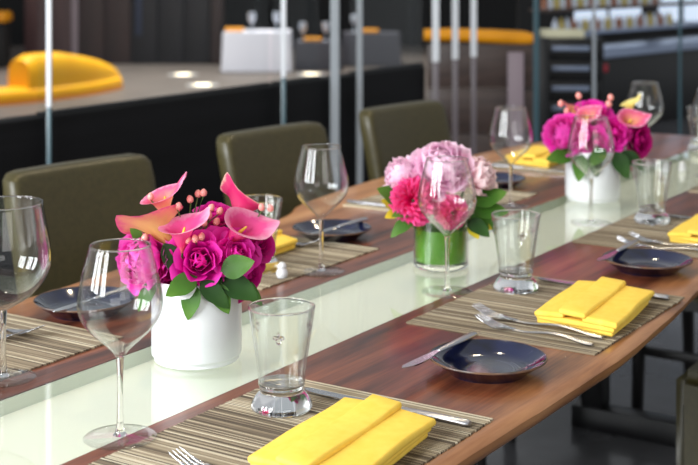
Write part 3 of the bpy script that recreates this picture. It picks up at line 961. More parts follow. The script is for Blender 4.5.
def calla_mesh(Lp, Rm, tipx, seed=0, curl=0.5):
    bm = bmesh.new()
    lay = bm.verts.layers.float.new('along')
    nu, nv = 12, 28
    g = []
    for i in range(nu + 1):
        u = i / nu
        row = []
        for j in range(nv + 1):
            a = -PI * 1.06 + 2 * PI * 1.06 * j / nv           # 0 is the tall back, the seam is at pi
            k = max(0.0, (1 + math.cos(a)) / 2)
            pk = math.exp(-(a / 0.55) ** 2)
            Hh = Lp * (0.62 + 0.38 * k) + tipx * pk
            lip = max(0.0, (u - 0.72) / 0.28)
            r = 0.0035 + (Rm * 0.82 - 0.0035) * (u ** 1.35)
            rr = r + Rm * 0.30 * lip ** 1.4 * (1 - 0.75 * pk)
            h = Hh * (u - 0.16 * lip ** 2 * (1 - pk) * (0.5 + 0.5 * (1 - k)))
            x = rr * math.cos(a) + tipx * 0.45 * pk * u ** 5
            y = rr * math.sin(a) * (1 - 0.15 * k * u)
            w_ = 0.0012 * math.sin(a * 3 + seed) * lip
            x += w_; h += w_
            if a > PI * 0.94: x += 0.0025 * u
            vv = bm.verts.new((x, y, h)); vv[lay] = u; row.append(vv)
        g.append(row)
    for i in range(nu):
        for j in range(nv):
            bm.faces.new((g[i][j], g[i][j + 1], g[i + 1][j + 1], g[i + 1][j]))
    return finish(bm, 'spathe', True)

def calla(loc, axis, tipdir, Lp, Rm, tipx, mname, label, foot, group):
    t = thing('calla_lily', label, 'flower', loc, 0, group)
    q = orient(axis, tipdir)
    t.rotation_mode = 'QUATERNION'; t.rotation_quaternion = q
    mesh_obj('spathe', calla_mesh(Lp, Rm, tipx, len(label)), M[mname], t)
    mesh_obj('spadix', tube('spadix', [(0, 0, 0.004), (0, 0, Lp * 0.45), (0.001, 0, Lp * 0.62)], [0.0022, 0.0026, 0.0012], 8), M['spadix'], t)
    inv = q.inverted()
    f = inv @ (Vector(foot) - Vector(loc))
    b = Vector((0, 0, -0.025))
    mesh_obj('stem', tube('stem', [(0, 0, 0.003), b, (b + f) / 2 + Vector((0, 0, -0.01)), f], [0.0036, 0.0038, 0.004, 0.004], 8), M['stem_green'], t)
    return t

LEAF = {}
def leaf_mesh(key):
    if key in LEAF: return LEAF[key]
    kind, var = key
    bm = bmesh.new()
    nu, nv = 9, 4
    Lf, W = 0.058, (0.030, 0.024, 0.034)[var]
    bend = (0.25, 0.5, -0.1)[var]
    g = []
    for i in range(nu + 1):
        u = i / nu
        w = W / 2 * (math.sin(PI * u ** 0.85) ** 0.8) * (1 - 0.35 * u) * 1.25 + (0.0012 if u < 0.98 else 0.0002)
        row = []
        for j in range(nv + 1):
            v = -1 + 2 * j / nv
            y = 0.16 * abs(v) * w + 0.0008 * math.sin(u * 16 + v * 2) * abs(v) - bend * Lf * u * u * 0.5
            row.append(bm.verts.new((v * w, y, Lf * u - abs(bend) * 0.1 * Lf * u * u)))
        g.append(row)
    for i in range(nu):
        for j in range(nv):
            bm.faces.new((g[i][j], g[i][j + 1], g[i + 1][j + 1], g[i + 1][j]))
    me = finish(bm, 'leaf', True)
    me.materials.append(M[kind])
    LEAF[key] = me
    return me

def leaf_sprig(label, leaves, foot, group, name='leaf_sprig'):
    """leaves: (base, direction, face normal, scale, material, variant); one sprig with a shared twig"""
    b0 = Vector(leaves[0][0])
    t = thing(name, label, 'leaves', b0, 0, group)
    for base, d, nrm, s, mk, var in leaves:
        z = Vector(d).normalized(); y = Vector(nrm); y = (y - z * y.dot(z)).normalized(); x = y.cross(z)
        q = Matrix((x, y, z)).transposed().to_quaternion()
        mesh_obj('leaf', leaf_mesh((mk, var)), None, t, Vector(base) - b0, q, s)
    pts = [Vector(l[0]) - b0 for l in leaves]
    f = Vector(foot) - b0
    for p in pts:
        mesh_obj('twig', tube('twig', [p, (p * 0.45 + f * 0.55) + Vector((0, 0, 0.006)), f], [0.0012, 0.0014, 0.0016], 5), M['stem_green'], t)
    return t

BERRY = lathe('berry', smoothprof([(0.0, -0.0048), (0.0030, -0.0040), (0.0047, -0.0008), (0.0042, 0.0030), (0.0018, 0.0058), (0.0, 0.0066)], 3), 14)
BERRY.materials.append(M['berry_pink'])
bmc = bmesh.new()
c0 = bmc.verts.new((0, 0, -0.0048))
ringv = [bmc.verts.new(((0.0056 if k % 2 == 0 else 0.0026) * math.cos(PI * k / 5), (0.0056 if k % 2 == 0 else 0.0026) * math.sin(PI * k / 5), -0.0022 if k % 2 == 0 else -0.0042)) for k in range(10)]
for k in range(10): bmc.faces.new((c0, ringv[k], ringv[(k + 1) % 10]))
CALYX = finish(bmc, 'calyx', True); CALYX.materials.append(M['leaf_green'])
def berry_sprig(label, berries, foot, group, s=1.0):
    b0 = Vector(berries[0])
    rnd = random.Random(len(label))
    t = thing('berry_sprig', label, 'berries', b0, 0, group)
    f = Vector(foot) - b0
    for b in berries:
        p = Vector(b) - b0
        d = Vector((rnd.uniform(-.5, .5), rnd.uniform(-.5, .5), 1)).normalized()
        q = orient(d, (1, 0, 0))
        o = mesh_obj('berry', BERRY, None, t, p, q, s)
        mesh_obj('calyx', CALYX, None, o)
        mesh_obj('twig', tube('twig', [p - d * 0.004, p * 0.6 + f * 0.4, f], [0.0009, 0.0011, 0.0012], 5), M['stem_green'], t)
    return t

UP = Vector((0, 0, 1))
CAM = -FWD                         # towards the photographer
def frame(cx, cy):
    c = Vector((cx, cy, TOP))
    def P(r, d, h): return c + RGT * r + CAM * d + UP * h
    return P
def D(r, d, h): return (RGT * r + CAM * d + UP * h)

# ---- vase 1: white cylinder with callas and magenta roses
def white_vase(loc, label):
    t = thing('flower_vase', label, 'vase', loc, 0, 'flower vases on the glass strip')
    h, r = 0.116, 0.0632
    mesh_obj('cylinder', lathe('cylinder', [(0, 0.004), (r - 0.004, 0.004), (r - 0.003, 0.0075), (r - 0.0008, 0.0085), (r, 0.0105), (r, h - 0.002), (r - 0.0015, h), (r - 0.004, h - 0.001), (r - 0.005, h - 0.004), (r - 0.005, 0.012), (0, 0.012)], 72, 50), M['ceramic_white'], t)
    mesh_obj('base_ring', lathe('base_ring', [(0, 0.0), (r - 0.006, 0.0), (r - 0.004, 0.0015), (r - 0.004, 0.004), (0, 0.004)], 72, 50), M['ceramic_white'], t)
    return t
white_vase((1.463, 1.201, TOP), 'white ceramic cylinder vase holding calla lilies, left on the glass strip')
white_vase((2.934, 1.221, TOP), 'white ceramic cylinder vase holding the magenta bouquet on the right')

P = frame(1.463, 1.201)
G1 = 'flowers in the left white vase'
F1 = lambda r, d: P(r, d, 0.05)
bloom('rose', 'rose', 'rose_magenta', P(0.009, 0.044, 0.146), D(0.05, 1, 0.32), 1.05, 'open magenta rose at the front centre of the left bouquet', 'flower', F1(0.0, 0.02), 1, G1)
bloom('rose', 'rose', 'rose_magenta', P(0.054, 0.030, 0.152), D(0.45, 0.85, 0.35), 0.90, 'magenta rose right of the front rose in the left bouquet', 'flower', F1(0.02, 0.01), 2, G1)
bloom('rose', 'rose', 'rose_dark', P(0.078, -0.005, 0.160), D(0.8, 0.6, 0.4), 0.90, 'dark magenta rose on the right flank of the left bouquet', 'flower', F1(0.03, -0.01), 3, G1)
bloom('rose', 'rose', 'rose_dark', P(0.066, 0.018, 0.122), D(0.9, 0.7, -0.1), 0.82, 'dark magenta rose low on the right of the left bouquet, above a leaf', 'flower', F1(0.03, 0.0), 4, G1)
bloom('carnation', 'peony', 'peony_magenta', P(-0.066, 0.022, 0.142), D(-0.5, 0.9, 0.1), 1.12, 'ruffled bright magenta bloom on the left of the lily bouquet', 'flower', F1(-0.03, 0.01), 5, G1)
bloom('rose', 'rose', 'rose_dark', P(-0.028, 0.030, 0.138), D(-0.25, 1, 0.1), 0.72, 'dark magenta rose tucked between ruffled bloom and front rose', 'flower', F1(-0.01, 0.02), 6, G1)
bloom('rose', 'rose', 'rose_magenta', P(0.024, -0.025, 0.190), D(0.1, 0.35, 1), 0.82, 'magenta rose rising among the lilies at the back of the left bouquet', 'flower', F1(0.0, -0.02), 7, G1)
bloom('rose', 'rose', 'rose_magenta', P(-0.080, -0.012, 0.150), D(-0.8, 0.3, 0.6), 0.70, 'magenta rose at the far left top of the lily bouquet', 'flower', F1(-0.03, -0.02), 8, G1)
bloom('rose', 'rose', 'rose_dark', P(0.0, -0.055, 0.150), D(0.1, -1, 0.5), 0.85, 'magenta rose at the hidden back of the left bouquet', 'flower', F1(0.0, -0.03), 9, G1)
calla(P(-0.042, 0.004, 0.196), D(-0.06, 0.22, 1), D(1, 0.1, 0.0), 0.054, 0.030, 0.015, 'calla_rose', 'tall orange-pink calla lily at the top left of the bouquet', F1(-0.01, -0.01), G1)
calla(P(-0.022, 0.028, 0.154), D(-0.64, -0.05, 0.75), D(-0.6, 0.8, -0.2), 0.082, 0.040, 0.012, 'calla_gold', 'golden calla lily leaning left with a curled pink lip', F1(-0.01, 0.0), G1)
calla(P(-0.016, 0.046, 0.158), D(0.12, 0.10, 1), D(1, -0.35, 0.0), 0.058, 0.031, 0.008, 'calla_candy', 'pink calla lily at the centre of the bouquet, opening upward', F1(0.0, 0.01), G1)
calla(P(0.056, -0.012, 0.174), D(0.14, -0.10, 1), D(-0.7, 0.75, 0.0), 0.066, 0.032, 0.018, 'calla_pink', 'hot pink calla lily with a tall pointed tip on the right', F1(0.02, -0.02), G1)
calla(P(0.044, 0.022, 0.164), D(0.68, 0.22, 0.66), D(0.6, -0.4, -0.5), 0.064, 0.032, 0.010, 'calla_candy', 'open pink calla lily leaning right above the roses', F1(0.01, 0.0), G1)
berry_sprig('pink berries around the tall orange calla of the left bouquet', [P(-0.062, 0.018, 0.229), P(-0.022, 0.030, 0.218), P(-0.008, 0.010, 0.224), P(0.002, 0.0, 0.230), P(0.010, 0.004, 0.232)], P(-0.012, 0.0, 0.16), G1)
berry_sprig('pink berries above the front rose of the left bouquet', [P(-0.006, 0.052, 0.176), P(0.004, 0.054, 0.178), P(0.012, 0.050, 0.180), P(0.020, 0.030, 0.206), P(0.030, 0.026, 0.196), P(0.014, 0.034, 0.196)], P(0.008, 0.02, 0.15), G1)
berry_sprig('pink berries at the right tip of the left bouquet', [P(0.092, 0.010, 0.213), P(0.104, 0.006, 0.211), P(0.088, 0.012, 0.176)], P(0.06, 0.0, 0.15), G1)
berry_sprig('pink berries at the far left of the left bouquet', [P(-0.092, 0.012, 0.192), P(-0.066, 0.046, 0.178), P(0.022, 0.020, 0.214), P(0.034, 0.018, 0.209)], P(-0.03, 0.0, 0.15), G1)
leaf_sprig('glossy green leaves hanging over the front of the white lily vase', [
    (P(0.006, 0.058, 0.128), D(-0.75, 0.35, -0.45), D(-0.1, 0.8, 0.6), 0.85, 'leaf_green', 2),
    (P(0.004, 0.060, 0.118), D(-0.22, 0.25, -1), D(-0.3, 1, 0.2), 0.85, 'leaf_green', 0),
    (P(0.012, 0.062, 0.122), D(0.7, 0.25, -0.5), D(0.1, 0.9, 0.5), 0.95, 'leaf_dark', 1)], F1(0, 0.02), G1)
leaf_sprig('broad green leaf and darker leaves on the right of the left bouquet', [
    (P(0.040, 0.058, 0.136), D(0.85, 0.1, 0.25), D(-0.1, 0.9, 0.35), 0.85, 'leaf_green', 2),
    (P(0.040, 0.050, 0.122), D(0.85, 0.2, -0.35), D(0.1, 0.9, 0.5), 1.0, 'leaf_dark', 0),
    (P(0.060, 0.030, 0.115), D(0.7, 0.2, -0.5), D(0.4, 0.8, 0.5), 0.85, 'leaf_green', 1),
    (P(0.030, 0.055, 0.118), D(0.45, 0.3, -0.8), D(0.1, 1, 0.3), 0.8, 'leaf_green', 0)], F1(0.02, 0.02), G1)
leaf_sprig('dark green leaves on the left of the lily bouquet', [
    (P(-0.056, 0.030, 0.160), D(-0.55, 0.2, 0.6), D(0.3, 0.9, 0.2), 0.8, 'leaf_green', 0),
    (P(-0.040, 0.046, 0.170), D(0.55, 0.2, -0.8), D(0.3, 0.9, 0.3), 1.0, 'leaf_dark', 1),
    (P(-0.052, 0.046, 0.118), D(-0.5, 0.3, -0.7), D(-0.3, 0.9, 0.3), 0.8, 'leaf_green', 1)], F1(-0.02, 0.02), G1)

# ---- vase 2: clear cylinder lined with a leaf, pink peonies
gv = thing('flower_vase', 'clear glass cylinder vase lined with a green leaf, pink peonies in it', 'vase', (2.143, 1.187, TOP), 0, 'flower vases on the glass strip')
r, h = 0.0500, 0.100
mesh_obj('glass_wall', lathe('glass_wall', [(r - 0.0025, 0.009), (r, 0.009), (r, h), (r - 0.0025, h), (r - 0.0025, 0.009)], 64, 50), M['tumbler_glass'], gv)
mesh_obj('glass_base', lathe('glass_base', [(0, 0), (r - 0.002, 0), (r, 0.002), (r, 0.0088), (0, 0.0088)], 64, 50), M['solid_glass'], gv)
lf = mesh_obj('leaf_lining', lathe('leaf_lining', [(r - 0.0042, 0.012), (r - 0.0036, 0.013), (r - 0.0036, h - 0.030), (r - 0.0046, h - 0.030), (r - 0.0046, 0.013)], 64, 50), M['lining_leaf'], gv)
lf['label'] = 'broad green leaf wrapped inside the glass'
P = frame(2.143, 1.187)
G2 = 'flowers in the clear glass vase'
F2 = lambda r_, d: P(r_, d, 0.03)
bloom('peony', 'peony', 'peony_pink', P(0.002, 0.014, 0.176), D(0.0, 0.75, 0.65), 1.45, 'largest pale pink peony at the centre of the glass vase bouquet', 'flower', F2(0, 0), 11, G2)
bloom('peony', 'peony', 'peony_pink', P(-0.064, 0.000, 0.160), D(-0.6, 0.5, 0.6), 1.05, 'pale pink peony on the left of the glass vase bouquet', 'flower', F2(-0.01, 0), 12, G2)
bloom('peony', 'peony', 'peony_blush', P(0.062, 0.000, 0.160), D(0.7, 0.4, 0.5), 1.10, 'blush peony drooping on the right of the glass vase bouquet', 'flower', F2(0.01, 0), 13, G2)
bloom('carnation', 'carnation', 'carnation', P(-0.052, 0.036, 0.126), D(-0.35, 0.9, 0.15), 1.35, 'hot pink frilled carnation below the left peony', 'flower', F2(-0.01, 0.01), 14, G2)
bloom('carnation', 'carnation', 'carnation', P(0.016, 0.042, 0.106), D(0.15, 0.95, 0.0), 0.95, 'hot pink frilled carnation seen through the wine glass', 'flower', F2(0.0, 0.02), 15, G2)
leaf_sprig('green leaves fanning left from the glass vase', [
    (P(-0.060, 0.020, 0.120), D(-0.95, 0.1, 0.40), D(-0.2, 0.7, 0.7), 1.1, 'leaf_green', 2),
    (P(-0.050, 0.040, 0.098), D(-0.6, 0.3, -0.35), D(-0.2, 0.8, 0.6), 1.0, 'leaf_green', 1),
    (P(-0.044, 0.040, 0.112), D(-0.75, 0.3, -0.1), D(0, 0.6, 0.8), 0.9, 'leaf_green', 0),
    (P(-0.070, 0.035, 0.140), D(0.75, 0.2, 0.45), D(-0.3, 0.9, 0.4), 0.8, 'leaf_dark', 1)], F2(-0.02, 0.01), G2)
leaf_sprig('green leaves fanning right from the glass vase', [
    (P(0.056, 0.020, 0.118), D(0.95, 0.0, 0.28), D(0.1, 0.6, 0.8), 1.15, 'leaf_green', 2),
    (P(0.056, 0.028, 0.106), D(0.95, 0.1, 0.05), D(0.1, 0.7, 0.7), 1.15, 'leaf_green', 0),
    (P(0.050, 0.034, 0.098), D(0.8, 0.2, -0.25), D(0.1, 0.8, 0.6), 1.0, 'leaf_green', 1),
    (P(0.046, 0.040, 0.092), D(0.5, 0.4, -0.3), D(0.1, 0.8, 0.6), 0.9, 'leaf_dark', 0)], F2(0.02, 0.01), G2)
leaf_sprig('small yellow leaves at the left edge of the peony bouquet', [
    (P(-0.082, 0.020, 0.112), D(-0.8, 0.2, 0.35), D(0, 0.8, 0.6), 0.55, 'leaf_yellow', 2),
    (P(-0.078, 0.026, 0.104), D(-0.8, 0.3, -0.3), D(0, 0.8, 0.6), 0.5, 'leaf_yellow', 2)], F2(-0.02, 0.0), G2)
leaf_sprig('small yellow leaves at the lower right of the peony bouquet', [
    (P(0.058, 0.030, 0.084), D(0.7, 0.3, -0.2), D(0, 0.8, 0.6), 0.6, 'leaf_yellow', 2),
    (P(0.048, 0.036, 0.082), D(0.4, 0.4, -0.5), D(0, 0.9, 0.4), 0.55, 'leaf_yellow', 0)], F2(0.02, 0.0), G2)

# ---- vase 3: white cylinder, magenta peonies and roses
P = frame(2.934, 1.221)
G3 = 'flowers in the right white vase'
F3 = lambda r_, d: P(r_, d, 0.05)
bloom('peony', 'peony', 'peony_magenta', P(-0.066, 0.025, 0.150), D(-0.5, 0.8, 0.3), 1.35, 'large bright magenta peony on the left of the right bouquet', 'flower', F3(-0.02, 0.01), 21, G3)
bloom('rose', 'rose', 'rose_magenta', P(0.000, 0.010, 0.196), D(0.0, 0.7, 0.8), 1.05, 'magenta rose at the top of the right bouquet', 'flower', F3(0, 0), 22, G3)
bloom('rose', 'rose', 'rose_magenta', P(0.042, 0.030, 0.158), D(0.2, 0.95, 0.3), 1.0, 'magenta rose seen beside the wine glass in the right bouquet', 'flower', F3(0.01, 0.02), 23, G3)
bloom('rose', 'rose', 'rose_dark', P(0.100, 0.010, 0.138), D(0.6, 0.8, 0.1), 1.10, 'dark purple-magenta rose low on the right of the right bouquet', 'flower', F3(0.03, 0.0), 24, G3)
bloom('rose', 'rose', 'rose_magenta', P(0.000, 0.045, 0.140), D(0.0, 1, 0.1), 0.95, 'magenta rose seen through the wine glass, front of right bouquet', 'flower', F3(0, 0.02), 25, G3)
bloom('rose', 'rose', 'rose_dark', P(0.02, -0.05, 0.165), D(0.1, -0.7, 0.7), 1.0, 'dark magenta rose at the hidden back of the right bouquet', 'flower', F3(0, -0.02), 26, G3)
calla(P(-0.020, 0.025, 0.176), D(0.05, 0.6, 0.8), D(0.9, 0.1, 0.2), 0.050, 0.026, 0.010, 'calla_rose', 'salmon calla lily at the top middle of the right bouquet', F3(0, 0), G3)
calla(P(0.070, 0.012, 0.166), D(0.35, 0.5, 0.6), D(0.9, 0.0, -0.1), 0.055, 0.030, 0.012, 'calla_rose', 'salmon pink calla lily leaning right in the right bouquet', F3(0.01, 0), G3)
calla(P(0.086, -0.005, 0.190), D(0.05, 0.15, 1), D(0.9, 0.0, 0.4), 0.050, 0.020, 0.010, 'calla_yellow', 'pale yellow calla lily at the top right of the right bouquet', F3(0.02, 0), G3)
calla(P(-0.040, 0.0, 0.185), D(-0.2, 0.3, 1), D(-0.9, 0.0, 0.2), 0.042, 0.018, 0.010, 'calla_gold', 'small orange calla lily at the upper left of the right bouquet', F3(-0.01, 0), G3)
berry_sprig('pink berries at the top left of the right bouquet', [P(-0.074, 0.0, 0.222), P(-0.032, 0.0, 0.240), P(-0.060, 0.0, 0.205)], P(-0.02, 0, 0.15), G3, 1.5)
berry_sprig('pink berries at the top middle of the right bouquet', [P(0.042, 0.0, 0.236), P(0.036, 0.01, 0.222)], P(0.01, 0, 0.15), G3, 1.5)
leaf_sprig('green leaves under the left magenta peony of the right bouquet', [
    (P(-0.050, 0.045, 0.112), D(-0.9, 0.1, -0.2), D(-0.1, 0.7, 0.7), 1.2, 'leaf_green', 2),
    (P(-0.036, 0.058, 0.112), D(-0.15, 0.3, -0.8), D(-0.2, 1, 0.2), 1.1, 'leaf_green', 0),
    (P(-0.010, 0.062, 0.118), D(0.1, 0.2, -0.8), D(0, 1, 0.2), 1.0, 'leaf_dark', 0)], F3(0, 0.02), G3)
leaf_sprig('dark leaves under the right-hand rose of the right bouquet', [
    (P(0.040, 0.055, 0.118), D(0.35, 0.3, -0.7), D(0.1, 1, 0.2), 1.2, 'leaf_dark', 0),
    (P(0.060, 0.045, 0.118), D(0.7, 0.2, -0.5), D(0.2, 0.9, 0.4), 1.2, 'leaf_dark', 1),
    (P(0.016, 0.060, 0.128), D(-0.4, 0.3, -0.4), D(0, 1, 0.3), 1.0, 'leaf_green', 0)], F3(0.02, 0.02), G3)

# ------------------------------------------------------------------ glass partition on the parapet
fins = [(3.31, 0.017, 'narrow bright glass-edge post at the far left, before the yellow banquette', 0),
        (4.69, 0.022, 'bright narrow glass-edge post in front of the white-clothed table', 0),
        (5.09, 0.040, 'widest pale partition post, left of the pair behind the second wine glass', 2),
        (5.30, 0.028, 'pale partition post, right of the pair behind the second wine glass', 2),
        (6.03, 0.036, 'glass-edge post at the end of the parapet, left of three by the orange cushion', 1),
        (6.24, 0.034, 'glass-edge post before the orange cushion, middle of three', 1),
        (6.45, 0.032, 'glass-edge post before the orange cushion, right of three', 1)]
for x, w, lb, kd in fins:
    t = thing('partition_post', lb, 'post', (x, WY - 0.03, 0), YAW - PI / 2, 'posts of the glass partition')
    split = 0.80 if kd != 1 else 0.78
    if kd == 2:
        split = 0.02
    mesh_obj('bright_edge', box('bright_edge', -w / 2, w / 2, -0.01, 0.01, split, 3.2, 0.003), M['fin_pale' if kd == 2 else 'fin_reflection'], t)
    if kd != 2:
        mesh_obj('lower_edge', box('lower_edge', -w * 0.42, w * 0.42, -0.009, 0.009, 0.0, split, 0.002), M['fin_edge'] if kd == 0 else M['fin_mauve'], t)  # dimmer reflection below the split, put into the colour
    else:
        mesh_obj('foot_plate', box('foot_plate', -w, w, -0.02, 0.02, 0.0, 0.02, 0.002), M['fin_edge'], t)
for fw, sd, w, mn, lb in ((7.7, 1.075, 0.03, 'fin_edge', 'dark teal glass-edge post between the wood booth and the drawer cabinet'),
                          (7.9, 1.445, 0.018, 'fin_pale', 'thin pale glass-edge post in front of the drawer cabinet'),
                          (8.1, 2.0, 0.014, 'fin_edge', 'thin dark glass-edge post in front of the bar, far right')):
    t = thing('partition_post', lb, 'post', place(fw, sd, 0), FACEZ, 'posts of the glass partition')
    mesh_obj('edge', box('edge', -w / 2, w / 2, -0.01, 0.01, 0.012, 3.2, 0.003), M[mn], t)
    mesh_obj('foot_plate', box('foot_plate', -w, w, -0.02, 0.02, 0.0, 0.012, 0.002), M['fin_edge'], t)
for x0, x1, lb in ((3.33, 4.67, 'clear glass partition pane behind the first two far chairs'), (4.71, 5.06, 'narrow clear glass partition pane left of the pale posts'), (5.33, 6.01, 'clear glass partition pane behind the third far chair')):
    t = thing('glass_pane', lb, 'glass pane', (x0, WY + 0.04, 0.765), 0, 'panes of the glass partition')
    mesh_obj('pane', box('pane', 0, x1 - x0, -0.005, 0.005, 0.0, 2.4), M['pane_glass'], t)
    mesh_obj('channel', box('channel', 0, x1 - x0, -0.012, 0.012, 0.0, 0.012), M['black_metal'], t)

# ------------------------------------------------------------------ the hall beyond
# yellow banquette: a shell that runs away to the right and sinks towards its end
def banquette():
    t = thing('banquette', 'rounded yellow banquette sofa in the hall at upper left', 'sofa', place(18.7, -4.75, HF), FACEZ)
    path = [(-2.2, -0.9), (-1.2, -0.65), (-0.5, -0.35), (0.0, 0.0), (0.40, 0.55), (0.70, 1.15), (0.88, 1.75), (0.96, 2.15)]
    pts = smoothprof(path, 4)
    def sweep(name, hs, th, z0, mm, off=0.0, lo=0, hi=None):
        bm = bmesh.new(); rows = []
        P_ = pts[lo:hi]
        for i, p in enumerate(P_):
            a = P_[max(i - 1, 0)]; b = P_[min(i + 1, len(P_) - 1)]
            d = Vector((b[0] - a[0], b[1] - a[1])).normalized(); nrm = Vector((d.y, -d.x))
            f = i / (len(P_) - 1); hgt = hs(f); row = []
            for k in range(13):
                a_ = PI * k / 12
                ca, sa = math.cos(a_), math.sin(a_)
                x_ = math.copysign(abs(ca) ** 0.55, ca) * th; z_ = sa ** 0.55 * hgt
                row.append(bm.verts.new((p[0] + nrm.x * (x_ + off), p[1] + nrm.y * (x_ + off), z0 + z_)))
            rows.append(row)
        for a, b in zip(rows, rows[1:]):
            for k in range(12): bm.faces.new((a[k], a[k + 1], b[k + 1], b[k]))
            bm.faces.new((a[12], a[0], b[0], b[12]))
        bm.faces.new(rows[0]); bm.faces.new(rows[-1][::-1])
        return mesh_obj(name, finish(bm, name, True, 50), M[mm], t)
    sweep('backrest', lambda f: (0.57 if f < 0.25 else 0.57 - 0.36 * ((f - 0.25) / 0.75) ** 1.15) * min(1, 0.86 + f * 2), 0.24, 0.10, 'yellow_vinyl', 0, 13)
    sweep('seat', lambda f: 0.15, 0.26, 0.07, 'yellow_vinyl', 0.02)
    sweep('base', lambda f: 0.10, 0.27, 0.0, 'orange_trim', 0.02)
    return t
banquette()
t = thing('banquette', 'orange seat corner at the upper left edge of the photo', 'sofa', place(24.6, -6.75, HF), FACEZ)
mesh_obj('base', box('base', -0.9, 0.42, 0, 0.5, 0, 0.84, 0.02), M['black_soft'], t)
mesh_obj('cushion', box('cushion', -0.9, 0.46, -0.06, 0.5, 0.84, 1.04, 0.06), M['orange_vinyl'], t)

# board wall
wl = thing('wall_paneling', 'tall vertical wood panelling behind the yellow banquette', 'panelling', place(25.6, -6.2, HF), FACEZ)
wl['kind'] = 'structure'
del wl['category']
bw = 0.51
bd = box('board', 0, bw - 0.02, 0, 0.06, 0, 5.2, 0.01)
cols = ['panel_mauve', 'panel_mauve', 'panel_brown', 'panel_brown', 'panel_navy', 'panel_navy', 'panel_navy']
for k, cn in enumerate(cols):
    me = bd.copy(); me.materials.append(M[cn])
    mesh_obj('board', me, None, wl, (k * bw, 0.02 * (k % 2), 0))
mesh_obj('backing', box('backing', 0, 7 * bw, 0.1, 0.2, 0, 5.2), M['black_soft'], wl)
mesh_obj('streak_strip', box('streak_strip', 0.90, 1.02, -0.03, 0.0, 0, 5.2, 0.005), M['post_mauve'], wl)  # pale streak on the boards, laid on as a thin strip
mesh_obj('streak_strip', box('streak_strip', 2.12, 2.24, -0.03, 0.0, 0.55, 5.2, 0.005), M['panel_blue'], wl)  # bluish streak on the boards, likewise a thin strip
mesh_obj('end_column', box('end_column', 7 * bw, 7 * bw + 0.22, -0.1, 0.3, 0, 5.2, 0.01), M['panel_brown'], wl)

for fw, sd, lb in ((23.2, -2.87, 'round light set in the hall floor, farther of the left two'), (21.3, -2.33, 'round light set in the hall floor, nearer and brightest of the left two'), (23.3, -0.66, 'round light set in the hall floor beside the white-clothed table')):
    t = thing('floor_light', lb, 'light', place(fw, sd, HF), 0, 'round lights in the hall floor')
    mesh_obj('ring', lathe('ring', [(0.15, 0.0), (0.26, 0.0), (0.26, 0.012), (0.15, 0.014), (0.15, 0.0)], 32), M['lamp_ring'], t)
    mesh_obj('lens', lathe('lens', [(0, 0.0), (0.149, 0.0), (0.149, 0.012), (0, 0.016)], 32), M['lamp_glow'], t)

def draped(name, w, d, h, m, label, loc, cat='table', flare=0.06):
    t = thing(name, label, cat, loc, FACEZ)
    bm = bmesh.new()
    n = 10; rows = []
    per = []
    for sx, sy in ((-1, -1), (1, -1), (1, 1), (-1, 1)):
        per.append((sx, sy))
    ring = []
    for a, b in zip(per, per[1:] + per[:1]):
        for k in range(n):
            f = k / n
            ring.append((a[0] + (b[0] - a[0]) * f, a[1] + (b[1] - a[1]) * f, k))
    for z, s in ((h, 1.0), (h - 0.02, 1.01), (0.02, 1.0 + flare)):
        rows.append([bm.verts.new((x * w / 2 * s * (1 + (0.02 * math.sin(k * 2.4) if z < 0.1 else 0)), y * d / 2 * s * (1 + (0.03 * math.cos(k * 2.4) if z < 0.1 else 0)), z)) for x, y, k in ring])
    for a, b in zip(rows, rows[1:]):
        for k in range(len(a)): bm.faces.new((a[k], b[k], b[(k + 1) % len(a)], a[(k + 1) % len(a)]))
    bm.faces.new(rows[0])
    mesh_obj('tablecloth', finish(bm, 'tablecloth', True, 40), m, t)
    for sx in (-1, 1):
        for sy in (-1, 1):
            mesh_obj('leg', box('leg', sx * w * 0.42 - 0.03, sx * w * 0.42 + 0.03, sy * d * 0.4 - 0.03, sy * d * 0.4 + 0.03, 0, h - 0.03), M['black_wood'], t)
    return t
draped('clothed_table', 1.16, 0.9, 0.72, M['cloth_white'], 'table under a white cloth in the hall', place(24.1, -1.64, HF))
draped('clothed_table', 0.80, 0.8, 0.52, M['cloth_grey'], 'table under a grey cloth just right of the white table', place(24.4, -0.56, HF))
draped('clothed_table', 1.05, 0.8, 0.62, M['cloth_grey'], 'table under a grey cloth right of the pale posts', place(25.4, 0.42, HF))
def far_napkin(fw, sd, h, lb):
    o = mesh_obj('napkin', soft_slab('napkin', -0.16, 0.16, -0.12, 0.12, 0, 0.07, 0.02, 0.0, 0, 3), M['orange_vinyl'], None, place(fw, sd, HF + h), (0, 0, FACEZ))
    tag(o, lb, 'napkin', 'napkins on the hall tables')
far_napkin(23.9, -2.04, 0.72, 'orange napkin on the left of the white hall table')
far_napkin(24.3, -0.66, 0.52, 'orange napkin on the grey table beside the white one')
far_napkin(25.3, 0.40, 0.62, 'orange napkin on the grey table right of the pale posts')
def goblet_mesh():
    return lathe('goblet', [(0, 0), (0.07, 0), (0.07, 0.01), (0.012, 0.03), (0.010, 0.16), (0.05, 0.20), (0.085, 0.28), (0.075, 0.40), (0.068, 0.40), (0.075, 0.28), (0, 0.19)], 20)
gm = goblet_mesh()
for fw, sd, h, lb in ((24.0, -1.74, 0.72, 'pale goblet on the white hall table, left one'), (24.1, -1.30, 0.72, 'pale goblet on the white hall table, right one'), (24.4, -0.84, 0.52, 'pale goblet on the grey table beside the white one'), (24.4, -0.42, 0.52, 'pale goblet at the right of the grey table beside the white one'), (25.4, 0.10, 0.62, 'pale goblet on the grey table right of the posts')):
    o = mesh_obj('goblet', gm, M['bottle_clear'], None, place(fw, sd, HF + h), None, 0.85)
    tag(o, lb, 'goblet', 'goblets on the hall tables')

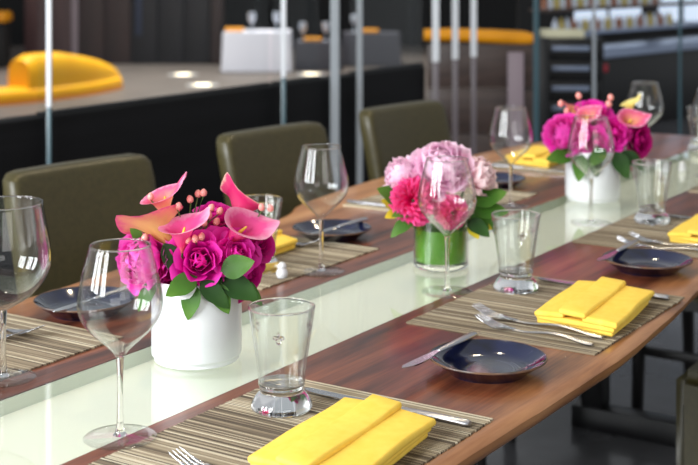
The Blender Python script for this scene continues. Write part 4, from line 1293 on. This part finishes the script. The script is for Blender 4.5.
# booth with orange cushion roll and a pale post
t = thing('booth_wall', 'brown wood booth end with orange cushion along its top', 'booth', place(8.0, 0.47, 0), FACEZ)
for k in range(3):
    mesh_obj('board', box('board', 0.0, 0.645, -0.002 * (k % 2), 0.06, 0.27 * k, 0.27 * k + 0.262, 0.004), M['booth_wood'], t)
bm = bmesh.new()
add_tube(bm, [(-0.02, 0.05, 0.855), (0.15, 0.05, 0.855), (0.40, 0.05, 0.845), (0.58, 0.05, 0.832), (0.64, 0.05, 0.83)], [0.036, 0.040, 0.042, 0.045, 0.03], 16, 1.0)
mesh_obj('cushion', finish(bm, 'cushion', True, 60), M['orange_vinyl'], t)
mesh_obj('post', box('post', 0.475, 0.570, -0.03, -0.004, 0.0, 0.755, 0.004), M['post_mauve'], t)
mesh_obj('end_post', box('end_post', 0.648, 0.72, -0.03, 0.06, 0.0, 0.84, 0.004), M['shelf_black'], t)

# drawer cabinet
t = thing('drawer_cabinet', 'black cabinet of shallow drawers right of the wood booth', 'cabinet', place(8.6, 1.20, 0), FACEZ)
mesh_obj('body', box('body', 0, 0.44, 0.02, 0.4, 0, 0.80, 0.005), M['shelf_black'], t)
for k in range(6):
    d = mesh_obj('drawer', box('drawer', 0.02, 0.42, 0.0, 0.02, 0.02 + 0.128 * k, 0.138 + 0.128 * k, 0.004), M['shelf_black'], t)
    mesh_obj('handle', box('handle', 0.10, 0.34, -0.022, 0.0, 0.080 + 0.128 * k, 0.112 + 0.128 * k, 0.004), M['tray_blue'], d)
o = tag(mesh_obj('paper_stack', box('paper_stack', 0, 0.26, 0, 0.2, 0, 0.05, 0.004), M['paper_cream'], None, place(8.65, 1.26, 0.80), (0, 0, FACEZ)), 'pale stack of papers on top of the black drawer cabinet', 'papers')

# bar with two stepped rows of bottles
t = thing('bar_counter', 'dark bar counter with stepped shelves along the right of the photo', 'bar', place(10.0, 1.80, 0), FACEZ + R(48))
mesh_obj('front_panel', box('front_panel', 0, 3.2, 0, 0.06, 0, 0.56, 0.004), M['shelf_black'], t)
mesh_obj('counter', box('counter', -0.05, 3.25, -0.05, 0.5, 0.56, 0.60, 0.006), M['tray_blue'], t)
mesh_obj('shelf', box('shelf', 0, 3.2, 0.25, 0.45, 0.72, 0.745, 0.004), M['tray_blue'], t)
mesh_obj('shelf', box('shelf', 0, 3.2, 0.35, 0.55, 0.90, 0.925, 0.004), M['booth_wood'], t)
mesh_obj('back_panel', box('back_panel', 0, 3.2, 0.56, 0.6, 0, 0.60), M['shelf_black'], t)
bt = [lathe('bottle', [(0, 0), (0.026, 0), (0.026, 0.065), (0.010, 0.085), (0.009, 0.11), (0, 0.11)], 14), ]
Mw = t.matrix_basis.copy()
names_ = ('bottle_clear', 'bottle_amber', 'bottle_clear', 'bottle_gold')
meshes_ = []
for nm_ in names_:
    me = bt[0].copy(); me.materials.append(M[nm_]); meshes_.append(me)
rz = Matrix.Rotation(FACEZ + R(48), 4, 'Z'); base = Vector(place(10.0, 1.80, 0))
for row, (yy, zz) in enumerate(((0.35, 0.745), (0.45, 0.925))):
    for k in range(22):
        p = base + rz @ Vector((0.06 + 0.085 * k, yy, zz))
        o = mesh_obj('bottle', meshes_[(k * 3 + row) % 4], None, None, p)
        tag(o, ('small blurred bottle in the lower row on the bar shelf', 'small blurred bottle in the upper row on the bar shelf')[row], 'bottle', ('lower bottle row on the bar', 'upper bottle row on the bar')[row])
p = base + rz @ Vector((0.10, -0.02, 0.60))
tag(mesh_obj('red_box', box('red_box', -0.07, 0.07, -0.02, 0.04, -0.10, -0.04, 0.006), M['red_box'], None, base + rz @ Vector((0.08, -0.045, 0.56)), (0, 0, FACEZ + R(48))), 'small red box hanging on the bar front above the magenta bouquet', 'box')
